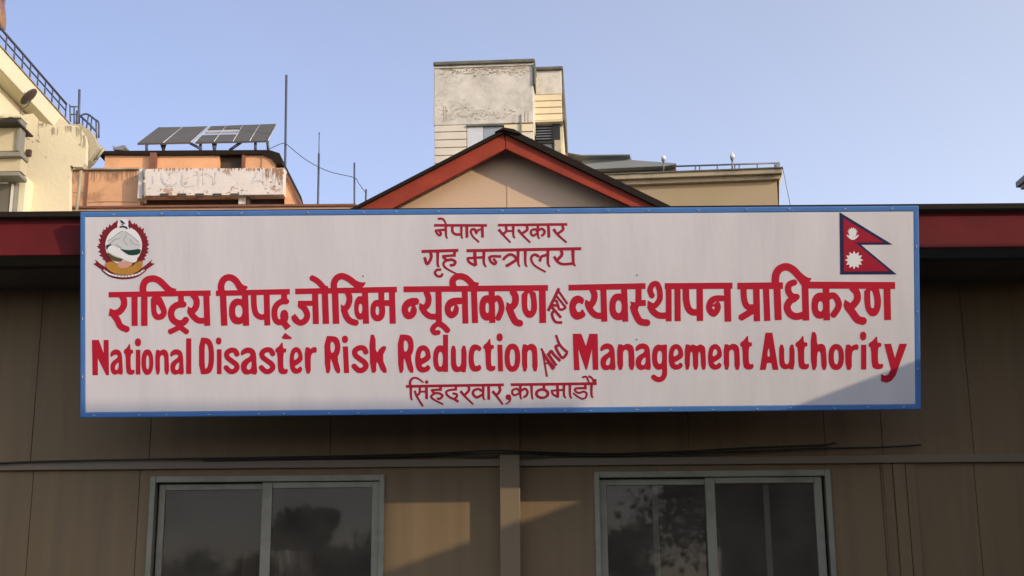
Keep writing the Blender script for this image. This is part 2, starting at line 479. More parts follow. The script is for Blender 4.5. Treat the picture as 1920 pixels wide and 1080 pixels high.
class Paint:
    """A signed distance field on a fine grid; shapes are given in the coordinates of an enlarged tile."""
    def __init__(self, x0, y0, x1, y1, step=0.5):
        self.x0, self.y0, self.h = x0, y0, step
        self.nx, self.ny = int((x1 - x0) / step) + 1, int((y1 - y0) / step) + 1
        self.D = np.full((self.ny, self.nx), 9.0)
        self.tile(0, 0, 1)

    def tile(self, ox, oy, k):
        self.o = (ox, oy, k)
        return self

    def m(self, p):
        return (self.o[0] + p[0] / self.o[2], self.o[1] + p[1] / self.o[2])

    def win(self, P, pad):
        P = np.array(P)
        a = np.floor((P.min(0) - pad - (self.x0, self.y0)) / self.h).astype(int)
        b = np.ceil((P.max(0) + pad - (self.x0, self.y0)) / self.h).astype(int) + 1
        i0, j0 = max(a[0], 0), max(a[1], 0)
        i1, j1 = min(b[0], self.nx), min(b[1], self.ny)
        X, Y = np.meshgrid(self.x0 + np.arange(i0, i1) * self.h, self.y0 + np.arange(j0, j1) * self.h)
        return slice(j0, j1), slice(i0, i1), X, Y

    def S(self, pts, w, w1=None, sub=6, closed=False):
        """Stroke of width w (to w1) in tile units, butt ends."""
        if closed: pts = list(pts) + [pts[0]]
        q = crom(pts, sub) if len(pts) > 2 and sub else list(pts)
        q = [self.m(p) for p in q]
        k = self.o[2]
        W = np.linspace(w, w if w1 is None else w1, len(q)) / k / 2
        sj, si, X, Y = self.win(q, W.max() + 2)
        D = self.D[sj, si]
        n = len(q)
        for i in range(n - 1):
            a, b = np.array(q[i]), np.array(q[i + 1])
            d = b - a; L = math.hypot(*d)
            if L < 1e-6: continue
            d /= L
            t = (X - a[0]) * d[0] + (Y - a[1]) * d[1]
            s = np.abs((X - a[0]) * -d[1] + (Y - a[1]) * d[0])
            ww = W[i] + (W[i + 1] - W[i]) * np.clip(t / L, 0, 1)
            D[:] = np.minimum(D, np.maximum(np.maximum(s - ww, -t), t - L))
            if i > 0 or closed:
                D[:] = np.minimum(D, np.hypot(X - a[0], Y - a[1]) - W[i])
        return self

    def poly_sdf(self, q, X, Y):
        q = np.array(q)
        best = np.full(X.shape, 1e9)
        ins = np.zeros(X.shape, bool)
        for i in range(len(q)):
            a, b = q[i], q[(i + 1) % len(q)]
            d = b - a
            l2 = d @ d
            if l2 < 1e-12: continue
            t = np.clip(((X - a[0]) * d[0] + (Y - a[1]) * d[1]) / l2, 0, 1)
            best = np.minimum(best, (X - a[0] - t * d[0]) ** 2 + (Y - a[1] - t * d[1]) ** 2)
            c = (a[1] > Y) != (b[1] > Y)
            if abs(d[1]) > 1e-12:
                ins ^= c & (X < a[0] + (Y - a[1]) * d[0] / d[1])
        return np.where(ins, -1, 1) * np.sqrt(best)

    def P(self, outer, holes=(), smooth=1):
        q = [self.m(p) for p in (chaikin(outer, smooth) if smooth else outer)]
        sj, si, X, Y = self.win(q, 2)
        D = self.poly_sdf(q, X, Y)
        for hl in holes:
            D = np.maximum(D, -self.poly_sdf([self.m(p) for p in chaikin(hl, max(smooth, 1))], X, Y))
        self.D[sj, si] = np.minimum(self.D[sj, si], D)
        return self

    def E(self, cx, cy, rx, ry, hx=None, hy=None, hrx=0, hry=0, ex=2.3):
        def el(x, y, a, b, e):
            out = []
            for k in range(36):
                t = 2 * math.pi * k / 36
                c, s = math.cos(t), math.sin(t)
                out.append((x + a * math.copysign(abs(c) ** (2 / e), c), y + b * math.copysign(abs(s) ** (2 / e), s)))
            return out
        return self.P(el(cx, cy, rx, ry, ex), [el(hx, hy, hrx, hry, ex)] if hx is not None else (), 0)

    def G(self, box, unit, holes=(), smooth=1):
        x0, y0, x1, y1 = box
        f = lambda L: [(x0 + u * (x1 - x0), y0 + v * (y1 - y0)) for u, v in L]
        return self.P(f(unit), [f(h) for h in holes], smooth)

    def mesh(self, place, grow=0.0):
        """Marching squares over the field; place(px, py) -> point in space."""
        D, h = self.D - grow, self.h
        ins = D < 0
        s = ins[:-1, :-1].astype(int) + ins[:-1, 1:] + ins[1:, 1:] + ins[1:, :-1]
        V, Fc = [], []
        for j in range(self.ny - 1):
            row = s[j]
            nz = np.nonzero(row)[0]
            if len(nz) == 0: continue
            y = self.y0 + j * h
            i = 0
            while i < len(nz):
                c = nz[i]
                x = self.x0 + c * h
                if row[c] == 4:
                    e = i
                    while e + 1 < len(nz) and nz[e + 1] == nz[e] + 1 and row[nz[e + 1]] == 4: e += 1
                    x2 = self.x0 + (nz[e] + 1) * h
                    poly = [(x, y), (x2, y), (x2, y + h), (x, y + h)]
                    i = e + 1
                else:
                    cs = [(x, y, D[j, c]), (x + h, y, D[j, c + 1]), (x + h, y + h, D[j + 1, c + 1]), (x, y + h, D[j + 1, c])]
                    poly = []
                    for k in range(4):
                        a, b = cs[k], cs[(k + 1) % 4]
                        if a[2] < 0: poly.append((a[0], a[1]))
                        if (a[2] < 0) != (b[2] < 0):
                            t = a[2] / (a[2] - b[2])
                            poly.append((a[0] + (b[0] - a[0]) * t, a[1] + (b[1] - a[1]) * t))
                    i += 1
                if len(poly) >= 3:
                    k0 = len(V)
                    V += poly
                    Fc.append(tuple(range(k0 + len(poly) - 1, k0 - 1, -1)))
        mb = MB()
        mb.add([place(*p) for p in V], Fc)
        return mb


# ---- letter outlines on a unit box (x right, y down)
U_a = ([(0, .14), (.2, .03), (.45, -.01), (.7, .03), (.86, .12), (.93, .3), (.95, .6), (1, .99), (.72, .99), (.64, .95), (.42, 1.0), (.2, .98), (.05, .87), (0, .7), (.06, .54), (.25, .43), (.5, .35), (.6, .27), (.5, .2), (.3, .22), (.02, .32)],
       [[(.64, .5), (.47, .58), (.36, .7), (.37, .79), (.5, .82), (.62, .76), (.66, .6)]])
U_t = ([(.58, 0), (.62, .2), (.66, .22), (.88, .22), (.88, .34), (.65, .345), (.64, .75), (.72, .85), (1, .82), (1, .95), (.75, 1), (.42, .98), (.22, .9), (.17, .345), (0, .335), (.02, .23), (.3, .16)], [])
U_n = ([(0, .02), (.28, .02), (.33, .07), (.55, -.01), (.8, .03), (.93, .14), (.97, .3), (1, 1), (.66, 1), (.65, .36), (.6, .26), (.5, .22), (.39, .26), (.33, .36), (.35, 1), (.02, 1)], [])
U_D = ([(0, 0), (.55, 0), (.8, .07), (.95, .22), (1, .45), (1, .58), (.95, .8), (.8, .94), (.55, 1), (0, 1)], [[(.37, .16), (.52, .17), (.62, .28), (.65, .5), (.62, .72), (.52, .84), (.37, .84)]])
U_e = ([(.5, 0), (.75, .05), (.92, .18), (1, .38), (.97, .52), (.6, .67), (.4, .71), (.46, .79), (.62, .81), (.8, .7), (1, .82), (.85, .95), (.6, 1), (.4, 1), (.15, .92), (.03, .75), (0, .5), (.05, .25), (.2, .07)], [[(.52, .19), (.64, .25), (.68, .36), (.6, .43), (.36, .5), (.33, .4), (.4, .25)]])
U_r = ([(0, .02), (.4, .02), (.45, .1), (.65, .02), (1, 0), (1, .23), (.72, .22), (.55, .3), (.5, .5), (.52, 1), (.06, 1)], [])
U_R = ([(0, 0), (.6, 0), (.85, .07), (.95, .25), (.91, .45), (.75, .58), (.99, 1), (.67, 1), (.42, .63), (.36, .63), (.36, 1), (.05, 1)], [[(.36, .15), (.55, .16), (.64, .3), (.55, .44), (.37, .45)]])
U_k = ([(0, 0), (.33, 0), (.35, .52), (.64, .3), (.96, .3), (.66, .6), (1, 1), (.67, 1), (.42, .7), (.37, .75), (.38, 1), (.06, 1)], [])
U_u = ([(0, 0), (.32, 0), (.33, .65), (.39, .76), (.5, .8), (.61, .75), (.67, .62), (.66, 0), (1, 0), (1, 1), (.7, 1), (.65, .95), (.45, 1), (.2, .97), (.06, .85), (0, .68)], [])
U_c = ([(.55, 0), (.85, .06), (1, .15), (.85, .28), (.65, .2), (.48, .24), (.4, .38), (.4, .62), (.48, .76), (.62, .8), (.85, .72), (1, .87), (.8, .98), (.5, 1), (.22, .95), (.06, .8), (0, .55), (.03, .3), (.15, .1), (.32, .02)], [])
U_m = ([(0, 0), (.2, 0), (.24, .05), (.38, -.01), (.5, .05), (.58, .06), (.7, -.01), (.85, .03), (.95, .12), (.97, .3), (1, 1), (.77, 1), (.73, .36), (.68, .28), (.63, .36), (.63, 1), (.39, 1), (.37, .36), (.31, .27), (.25, .36), (.23, 1), (0, 1)], [])
U_h = ([(0, 0), (.36, 0), (.4, .35), (.58, .3), (.84, .33), (.95, .46), (1, 1), (.67, 1), (.63, .57), (.52, .49), (.4, .57), (.38, 1), (.04, 1)], [])


def rect(P, x0, y0, x1, y1): P.P([(x0, y0), (x1, y0), (x1, y1), (x0, y1)], smooth=0)


def latin_s(P, x0, y0, x1, y1, w=78):
    f = lambda u, v: (x0 + u * (x1 - x0), y0 + v * (y1 - y0))
    P.S([f(.86, .27), f(.72, .12), f(.45, .10), f(.2, .2), f(.22, .36), f(.5, .5), f(.78, .63), f(.84, .77), f(.65, .89), f(.38, .89), f(.1, .73)], w)


def english_line():
    P = Paint(165, 615, 1706, 724)
    P.tile(160, 600, 8)
    P.P([(100, 298), (202, 298), (276, 500), (274, 298), (350, 298), (355, 828), (312, 828), (187, 570), (190, 828), (108, 828)], smooth=0)
    P.G((375, 440, 567, 822), *U_a); P.G((576, 338, 738, 826), *U_t)
    rect(P, 757, 445, 826, 818); P.E(790, 335, 46, 60)
    P.E(931, 632, 90, 192, 935, 635, 24, 105)
    P.G((1048, 440, 1258, 818), *U_n); P.G((1272, 438, 1482, 822), *U_a); rect(P, 1512, 275, 1590, 810)
    P.tile(360, 600, 8)
    P.G((106, 265, 332, 815), *U_D); rect(P, 374, 438, 444, 812); P.E(400, 315, 42, 54)
    latin_s(P, 478, 415, 712, 812); P.G((730, 412, 982, 822), *U_a); latin_s(P, 1005, 408, 1250, 812)
    P.G((1248, 315, 1438, 818), *U_t); P.G((1462, 400, 1662, 808), *U_e); P.G((1688, 400, 1872, 805), *U_r)
    P.tile(590, 600, 8)
    P.G((143, 240, 402, 798), *U_R); P.P([(422, 395), (500, 395), (518, 795), (440, 795)], smooth=0); P.E(455, 290, 46, 56)
    latin_s(P, 556, 376, 808, 796, 82); P.G((818, 220, 1104, 792), *U_k)
    P.G((1242, 218, 1502, 792), *U_R); P.G((1506, 372, 1744, 790), *U_e)
    P.tile(820, 600, 8)
    rect(P, 86, 218, 162, 778); P.E(45, 578, 108, 200, 48, 588, 36, 112)
    P.G((203, 385, 440, 785), *U_u); P.G((466, 362, 668, 778), *U_c); P.G((688, 260, 872, 772), *U_t)
    P.P([(902, 370), (975, 370), (988, 770), (912, 770)], smooth=0); P.E(935, 260, 46, 60)
    P.E(1127, 565, 118, 212, 1127, 565, 40, 128); P.G((1268, 355, 1508, 770), *U_n)
    P.tile(1000, 600, 8)
    P.P([(592, 206), (720, 206), (790, 392), (840, 206), (966, 206), (977, 748), (892, 748), (880, 430), (806, 748), (786, 748), (675, 430), (697, 752), (610, 752)], smooth=0)
    P.G((1004, 350, 1238, 756), *U_a); P.G((1256, 355, 1522, 748), *U_n); P.G((1532, 350, 1768, 752), *U_a)
    P.tile(1220, 600, 8)
    P.E(125, 557, 105, 190, 137, 560, 38, 98); rect(P, 172, 368, 246, 720)
    P.S([(208, 700), (208, 810), (170, 880), (100, 890), (35, 850)], 78)
    P.G((268, 355, 492, 746), *U_e); P.G((512, 365, 834, 746), *U_m); P.G((858, 355, 1072, 746), *U_e)
    P.G((1094, 355, 1342, 746), *U_n); P.G((1342, 215, 1544, 748), *U_t)
    P.tile(1410, 600, 8)
    P.P([(203, 190), (306, 190), (398, 748), (312, 748), (290, 645), (226, 645), (207, 748), (118, 748)], [[(250, 388), (277, 548), (226, 548)]], 0)
    P.G((408, 368, 640, 742), *U_u); P.G((652, 218, 856, 746), *U_t); P.G((878, 180, 1126, 748), *U_h)
    P.E(1264, 555, 117, 196, 1265, 553, 37, 112); P.G((1394, 360, 1598, 748), *U_r)
    rect(P, 1637, 370, 1716, 742); P.E(1668, 240, 48, 66)
    P.tile(1500, 600, 8)
    P.G((1028, 228, 1248, 742), *U_t)
    P.P([(1264, 360), (1366, 355), (1426, 572), (1492, 355), (1608, 355), (1475, 720), (1435, 830), (1372, 912), (1300, 942), (1213, 918), (1218, 805), (1270, 836), (1322, 818), (1364, 740)], smooth=0)
    return P


def and_word():
    P = Paint(1008, 618, 1068, 712, 0.4)
    P.tile(1000, 600, 8)
    P.S([(118, 425), (200, 580), (310, 735)], 26, 62); P.S([(140, 470), (205, 850)], 26); P.S([(180, 655), (250, 640)], 24)
    P.S([(215, 500), (345, 685)], 42); P.S([(232, 512), (270, 468), (310, 520), (405, 615)], 40)
    P.S([(340, 225), (400, 375), (515, 490)], 32, 40); P.S([(372, 380), (338, 410), (400, 530), (450, 565), (510, 492)], 40)
    return P


def flick(P, pts): P.P(pts, smooth=1)


def hindi_line():
    P = Paint(200, 488, 1682, 636)
    # rashtriya
    P.tile(190, 500, 8)
    P.S([(110, 421), (1640, 395)], 82)
    P.S([(305, 430), (338, 500), (335, 590), (270, 675), (190, 700)], 98); P.P([(128, 622), (210, 660), (250, 720), (190, 760), (108, 735)], smooth=0)
    P.S([(170, 700), (235, 790), (290, 895), (395, 945)], 98)
    P.S([(498, 430), (500, 888)], 92); P.S([(645, 420), (645, 888)], 98)
    P.S([(636, 430), (625, 310), (665, 215), (760, 178), (860, 205), (960, 295), (1050, 390)], 102); flick(P, [(900, 190), (1020, 290), (1080, 325), (1138, 330), (1090, 400), (960, 400)])
    P.P([(742, 430), (745, 660), (762, 740), (802, 790), (860, 805), (930, 788), (977, 732), (988, 660), (950, 560), (890, 430)], [[(828, 545), (825, 650), (838, 700), (870, 718), (900, 690), (888, 650)]])
    P.S([(1195, 430), (1198, 590)], 88); P.S([(1245, 565), (1150, 572), (1075, 620), (1046, 700), (1070, 790), (1150, 845), (1225, 840), (1275, 790)], 98)
    P.S([(1175, 850), (1160, 910), (1015, 985)], 82); P.S([(1175, 870), (1205, 920), (1290, 985)], 82)
    P.S([(1375, 420), (1425, 500), (1420, 600), (1350, 690)], 95); P.P([(1300, 595), (1380, 640), (1390, 720), (1330, 730), (1288, 680)], smooth=0)
    P.S([(1325, 660), (1375, 740), (1455, 805), (1570, 808)], 92); P.S([(1575, 420), (1590, 886)], 92)
    # vipad
    P.tile(390, 500, 8)
    P.S([(118, 400), (1228, 374)], 82); P.S([(225, 410), (245, 886)], 98)
    P.S([(213, 420), (196, 290), (236, 195), (315, 160), (400, 195), (470, 285), (530, 370)], 100); flick(P, [(440, 195), (520, 275), (608, 295), (570, 350), (480, 390), (400, 290)])
    P.E(450, 672, 136, 195, 462, 668, 54, 92); P.S([(555, 400), (572, 886)], 96)
    P.S([(685, 400), (692, 590), (720, 705), (790, 755), (880, 745)], 86); P.S([(880, 400), (890, 882)], 90)
    P.S([(1145, 390), (1140, 560)], 90); P.S([(1190, 520), (1095, 528), (1018, 595), (996, 690), (1012, 790), (1065, 835), (1130, 815)], 90)
    P.E(1145, 745, 62, 98); P.S([(1105, 800), (1205, 925)], 96)
    P.tile(360, 600, 8); P.S([(1370, 228), (1475, 302)], 88)
    # jokhim
    P.tile(540, 500, 8)
    P.S([(108, 372), (1635, 342)], 85)
    P.S([(150, 550), (400, 548)], 78); P.S([(180, 575), (250, 630), (288, 720), (265, 800), (195, 840), (125, 810), (90, 760)], 92); P.P([(98, 698), (160, 770), (130, 830), (78, 800)], smooth=0)
    P.S([(405, 370), (420, 860)], 92); P.S([(552, 360), (570, 858)], 96)
    P.S([(352, 165), (440, 215), (520, 300), (555, 370)], 88); flick(P, [(480, 230), (545, 280), (610, 290), (590, 350), (500, 360)])
    P.S([(705, 370), (722, 858)], 98)
    P.S([(698, 380), (688, 265), (726, 178), (805, 142), (900, 175), (1000, 250), (1080, 320)], 98); flick(P, [(930, 150), (1040, 215), (1110, 238), (1178, 228), (1120, 320), (990, 320)])
    P.S([(890, 380), (922, 460), (908, 560), (850, 650)], 92); P.P([(790, 562), (860, 600), (890, 680), (830, 700), (800, 640)], smooth=0)
    P.S([(835, 630), (875, 745), (935, 815), (1030, 845)], 96)
    P.E(1085, 618, 92, 178, 1088, 628, 27, 72); P.S([(1155, 380), (1172, 856)], 92)
    P.S([(1400, 380), (1402, 560)], 88); P.E(1347, 658, 112, 162, 1342, 660, 27, 66); P.S([(1300, 545), (1570, 545)], 88); P.S([(1560, 380), (1572, 856)], 92)
    # nyunikaran
    P.tile(0, 0, 1); P.S([(756.7, 542.5), (1027.6, 539.7)], 11)
    P.tile(740, 500, 8)
    n_out = [(365, 470), (250, 465), (165, 500), (112, 570), (100, 650), (125, 740), (180, 790), (245, 790), (305, 750), (337, 680), (330, 620), (300, 580), (365, 565)]
    P.P(n_out, [[(203, 615), (260, 585), (238, 660), (222, 690), (203, 665)]])
    P.S([(475, 380), (508, 470), (492, 570), (420, 640)], 92); P.P([(374, 540), (440, 575), (470, 660), (410, 670), (365, 615)], smooth=0)
    P.S([(405, 610), (455, 690), (535, 745), (660, 750)], 90); P.S([(658, 370), (665, 880)], 92)
    P.S([(690, 850), (610, 880), (570, 940), (600, 990), (662, 985)], 78); P.S([(660, 850), (735, 895), (800, 965)], 88)
    P.P([(1030, 465), (900, 460), (812, 490), (762, 550), (745, 640), (770, 730), (832, 778), (890, 772), (946, 722), (968, 650), (955, 590), (930, 565), (1030, 560)], [[(843, 610), (905, 572), (880, 650), (862, 680), (843, 655)]])
    P.S([(1052, 360), (1062, 853)], 90); P.S([(1190, 360), (1207, 845)], 92)
    P.S([(905, 345), (870, 260), (885, 185), (960, 145), (1050, 160), (1130, 225), (1200, 320)], 98); flick(P, [(1080, 145), (1160, 205), (1215, 235), (1278, 235), (1230, 320), (1110, 310)])
    P.S([(1455, 340), (1465, 845)], 92); P.E(1388, 618, 118, 192, 1390, 618, 27, 78); P.S([(1470, 512), (1550, 470), (1598, 560), (1600, 660), (1545, 790)], 82, 88)
    P.tile(900, 500, 8)
    P.S([(490, 370), (532, 450), (520, 560), (440, 640)], 102); P.P([(400, 528), (470, 570), (490, 680), (430, 690), (392, 620)], smooth=0)
    P.S([(430, 600), (480, 730), (535, 825), (608, 852)], 104)
    P.P([(622, 360), (625, 600), (645, 690), (690, 752), (745, 774), (800, 755), (845, 690), (860, 600), (850, 480), (830, 360)], [[(714, 395), (708, 600), (725, 650), (745, 668), (768, 650), (768, 500), (745, 400)]])
    P.S([(935, 360), (942, 845)], 102)
    # vyavasthapan
    P.tile(1050, 490, 8)
    P.S([(128, 395), (1285, 370)], 88)
    P.P([(368, 570), (320, 522), (250, 508), (180, 545), (140, 640), (138, 740), (170, 832), (240, 882), (322, 866), (395, 810), (352, 735), (335, 712), (300, 762), (260, 757), (233, 700), (245, 650), (280, 618), (320, 640), (342, 650)])
    P.S([(485, 410), (518, 510), (495, 610), (430, 690)], 96); P.P([(384, 570), (450, 610), (480, 700), (420, 710), (368, 640)], smooth=0)
    P.S([(415, 640), (465, 740), (540, 808), (655, 820)], 96); P.S([(650, 410), (666, 905)], 92)
    P.E(880, 682, 140, 202, 880, 680, 46, 96); P.S([(962, 400), (980, 905)], 92)
    P.S([(1180, 400), (1175, 650)], 92); P.S([(1065, 650), (1180, 690)], 85); P.P([(1054, 598), (1140, 620), (1190, 640), (1160, 720), (1080, 710)], smooth=0); P.S([(1150, 628), (1288, 622)], 90)
    P.S([(1095, 670), (1140, 800), (1205, 900), (1325, 925)], 104)
    P.S([(1385, 530), (1352, 430), (1390, 350), (1452, 340), (1492, 420), (1498, 560), (1440, 650), (1380, 680)], 86); P.P([(1318, 585), (1400, 630), (1420, 720), (1360, 730), (1312, 670)], smooth=0)
    P.S([(1350, 670), (1400, 755), (1490, 812), (1620, 812)], 98); P.S([(1630, 340), (1632, 900)], 88); P.S([(1762, 380), (1766, 898)], 92)
    P.tile(0, 0, 1); P.S([(1246.6, 536.6), (1373.6, 535.6)], 11.6)
    P.tile(1250, 490, 8)
    P.S([(288, 390), (295, 590), (330, 715), (400, 765), (490, 755)], 100); P.S([(495, 390), (500, 895)], 98)
    P.P([(880, 512), (740, 505), (652, 540), (602, 610), (586, 700), (620, 790), (690, 837), (750, 822), (800, 752), (818, 680), (800, 622), (775, 598), (880, 600)], [[(683, 690), (705, 668), (724, 700), (712, 724), (695, 718)], [(692, 640), (745, 598), (750, 606), (700, 650)]])
    P.S([(910, 390), (920, 905)], 102)
    # pradhikaran
    P.S([(1062, 370), (1745, 364)], 100)
    P.S([(1152, 390), (1165, 580), (1215, 680), (1310, 690)], 92); P.S([(1345, 390), (1355, 898)], 98)
    P.S([(1350, 700), (1240, 770), (1105, 852)], 100); P.S([(1490, 390), (1510, 893)], 94)
    P.tile(1450, 490, 8)
    P.S([(55, 390), (75, 882)], 106)
    P.S([(48, 400), (30, 290), (48, 175), (110, 105), (200, 82), (295, 125), (390, 225), (480, 340)], 114); flick(P, [(370, 120), (440, 190), (515, 245), (585, 248), (520, 340), (400, 320)])
    P.S([(325, 312), (240, 350), (225, 440), (275, 520), (365, 535)], 96); P.S([(330, 550), (245, 600), (208, 690), (250, 785), (345, 828), (470, 800)], 106)
    P.S([(475, 330), (490, 888)], 102); P.S([(525, 356), (1828, 362)], 104)
    P.S([(790, 390), (802, 885)], 100); P.E(705, 665, 132, 197, 708, 675, 38, 76); P.S([(800, 545), (900, 512), (968, 590), (975, 690), (890, 820)], 96)
    P.S([(1180, 390), (1252, 470), (1255, 580), (1170, 690)], 106); P.P([(1072, 570), (1150, 620), (1200, 720), (1130, 730), (1050, 670)], smooth=0)
    P.S([(1110, 670), (1190, 775), (1265, 870), (1360, 898)], 118)
    P.P([(1362, 390), (1365, 620), (1385, 722), (1430, 802), (1495, 832), (1560, 807), (1605, 722), (1620, 600), (1600, 470), (1580, 390)], [[(1452, 425), (1458, 600), (1464, 690), (1490, 708), (1517, 680), (1517, 560), (1490, 455)]])
    P.S([(1705, 390), (1715, 880)], 104)
    return P


def tatha_word():
    P = Paint(1022, 536, 1068, 612, 0.4)
    P.tile(900, 500, 8)
    P.S([(1022, 665), (1185, 325)], 42)
    P.S([(1065, 590), (1215, 765)], 40); P.S([(1110, 660), (1080, 720), (1130, 825), (1232, 838)], 38)
    P.S([(1085, 495), (1150, 520), (1155, 580), (1095, 575)], 34); P.S([(1165, 560), (1190, 635), (1245, 640), (1285, 610)], 36)
    P.S([(1140, 430), (1290, 615)], 32); P.S([(1185, 375), (1312, 560)], 32)
    return P


def nepal_line():
    P = Paint(808, 402, 1070, 462, 0.4)
    P.tile(800, 400, 12)
    P.S([(172, 268), (1352, 270)], 50)
    P.S([(262, 122), (350, 122), (400, 165), (435, 240)], 46, 28)
    P.S([(195, 388), (430, 365)], 46); P.S([(205, 390), (235, 450), (290, 498), (325, 460), (295, 410)], 42); P.S([(430, 260), (438, 500), (468, 560)], 52, 22)
    P.S([(585, 270), (580, 400), (650, 470), (780, 470)], 48); P.S([(780, 270), (785, 500), (808, 565)], 50, 22)
    P.S([(903, 270), (908, 545)], 54); P.S([(1112, 455), (1150, 385), (1240, 355)], 50, 36); P.S([(1115, 420), (1075, 360), (1010, 370), (998, 430), (1050, 530), (1178, 645)], 52, 32); P.S([(1250, 270), (1258, 540)], 54)
    P.tile(920, 400, 12)
    P.S([(172, 265), (1722, 246)], 50)
    P.S([(345, 280), (350, 400), (275, 470)], 48); P.S([(185, 362), (280, 480), (445, 655)], 54, 30); P.S([(350, 395), (515, 398)], 36); P.S([(510, 270), (512, 490), (545, 555)], 54, 24)
    P.S([(815, 280), (822, 370), (710, 450)], 50); P.S([(622, 368), (720, 490), (890, 655)], 56, 30)
    P.S([(1065, 260), (1065, 500), (1100, 572)], 50, 24); P.S([(1060, 420), (1000, 358), (920, 385), (908, 450), (960, 502), (1060, 440)], 42); P.S([(1080, 380), (1150, 348), (1212, 400), (1200, 460), (1150, 505)], 46)
    P.S([(1300, 260), (1312, 540)], 54)
    P.S([(1618, 280), (1630, 365), (1520, 450)], 50); P.S([(1415, 355), (1520, 490), (1705, 652)], 56, 34)
    return P


def ministry_line():
    P = Paint(786, 458, 1096, 526, 0.4)
    P.tile(0, 0, 1); P.S([(875.2, 470.0), (1089.4, 466.2)], 5)
    P.tile(780, 445, 12)
    P.S([(130, 318), (950, 292)], 60)
    P.S([(320, 310), (345, 430), (300, 550), (240, 590), (195, 450)], 58); P.S([(490, 310), (490, 610), (522, 660)], 58, 30)
    P.S([(560, 725), (470, 735), (428, 800), (480, 868), (560, 875), (595, 825)], 48)
    P.S([(872, 300), (862, 430)], 56); P.S([(595, 425), (890, 402)], 50); P.S([(605, 425), (690, 510), (800, 500), (885, 550), (850, 620), (775, 625)], 54); P.S([(700, 510), (620, 580), (650, 670), (780, 755), (910, 818)], 52, 28)
    P.S([(1320, 310), (1330, 490), (1345, 630)], 62); P.S([(1150, 470), (1510, 448)], 48); P.S([(1160, 470), (1200, 560), (1340, 635)], 48); P.S([(1530, 310), (1528, 570), (1578, 668)], 62, 26)
    P.S([(1640, 470), (1700, 428), (1915, 428)], 50); P.S([(1655, 450), (1680, 540), (1760, 600), (1802, 560), (1745, 485)], 48)
    P.tile(940, 445, 12)
    P.S([(45, 500), (120, 420), (215, 385), (300, 430), (370, 520)], 54); P.S([(115, 645), (210, 590), (350, 500)], 60); P.S([(378, 290), (380, 560), (412, 660)], 62, 26)
    P.S([(540, 290), (542, 580), (580, 662)], 62, 26); P.S([(840, 430), (760, 388), (685, 430), (680, 520), (760, 640), (995, 778)], 58, 32); P.S([(868, 535), (900, 440), (1020, 395)], 54); P.S([(1050, 290), (1050, 580), (1095, 665)], 62, 26)
    P.S([(1345, 280), (1362, 390), (1270, 500)], 60); P.S([(1190, 430), (1260, 540), (1380, 602), (1600, 590)], 52); P.S([(1610, 260), (1622, 560), (1662, 645)], 70, 30)
    return P


def place_line():
    P = Paint(758, 700, 1124, 764, 0.4)
    P.tile(0, 0, 1); P.S([(761.7, 724.4), (944.3, 721.4)], 4.4); P.S([(958.2, 721.2), (1118.6, 719.2)], 4.4)
    P.tile(750, 690, 12)
    P.S([(245, 390), (248, 640), (268, 715)], 54, 30); P.S([(238, 410), (228, 310), (285, 232), (360, 222), (440, 258), (525, 325)], 52, 26)
    P.S([(450, 420), (438, 560), (380, 620)], 46); P.S([(332, 512), (385, 650), (515, 855)], 44, 36); P.S([(440, 532), (590, 532)], 34); P.S([(595, 390), (600, 695)], 54); P.E(600, 315, 33, 35)
    P.S([(915, 390), (910, 510)], 52); P.S([(705, 500), (940, 482)], 44); P.S([(712, 490), (770, 560), (880, 568), (958, 620), (900, 690), (845, 685)], 44); P.S([(770, 575), (702, 640), (765, 710), (972, 818)], 46, 30)
    P.S([(1260, 390), (1255, 500)], 48); P.S([(1280, 480), (1110, 498), (1040, 545), (1085, 630), (1200, 690), (1275, 650), (1275, 590), (1190, 570)], 42); P.S([(1215, 695), (1315, 758)], 46)
    P.S([(1538, 390), (1550, 500), (1465, 600)], 50); P.S([(1362, 520), (1470, 645), (1645, 815)], 54, 30)
    P.tile(880, 690, 12)
    P.S([(295, 520), (200, 472), (100, 510), (88, 590), (170, 660), (290, 600)], 48); P.S([(315, 370), (315, 640), (342, 715)], 54, 26); P.S([(435, 380), (440, 710)], 54)
    P.S([(672, 390), (690, 510), (605, 620)], 52); P.S([(525, 522), (620, 640), (752, 815)], 56, 32)
    P.E(880, 655, 56, 58); P.S([(925, 670), (905, 750), (818, 818)], 44, 18)
    P.S([(1150, 380), (1150, 630), (1178, 695)], 50, 26); P.S([(1140, 545), (1080, 470), (985, 490), (966, 560), (1020, 610), (1140, 560)], 42); P.S([(1165, 510), (1255, 468), (1312, 530), (1290, 610), (1230, 655)], 46); P.S([(1400, 380), (1408, 620), (1430, 705)], 52, 26)
    P.tile(980, 690, 12)
    P.S([(480, 370), (478, 470)], 50); P.E(440, 575, 158, 118, 440, 578, 102, 68, 2.0)
    P.S([(780, 370), (792, 560), (790, 655)], 54); P.S([(645, 510), (950, 488)], 38); P.S([(655, 500), (685, 590), (790, 648)], 42); P.S([(930, 370), (932, 600), (970, 675)], 54, 26); P.S([(1065, 370), (1066, 600), (1102, 682)], 54, 26)
    P.S([(1412, 360), (1408, 470)], 48); P.S([(1440, 452), (1210, 458), (1185, 515), (1265, 560), (1380, 530), (1442, 580), (1420, 660), (1350, 692), (1250, 650), (1135, 565)], 44, 30); P.S([(1550, 345), (1550, 600), (1582, 665)], 54, 26)
    P.S([(1345, 212), (1430, 198), (1490, 320)], 40, 30); P.S([(1485, 185), (1560, 228), (1600, 330)], 42, 30); P.E(1630, 280, 32, 32)
    return P


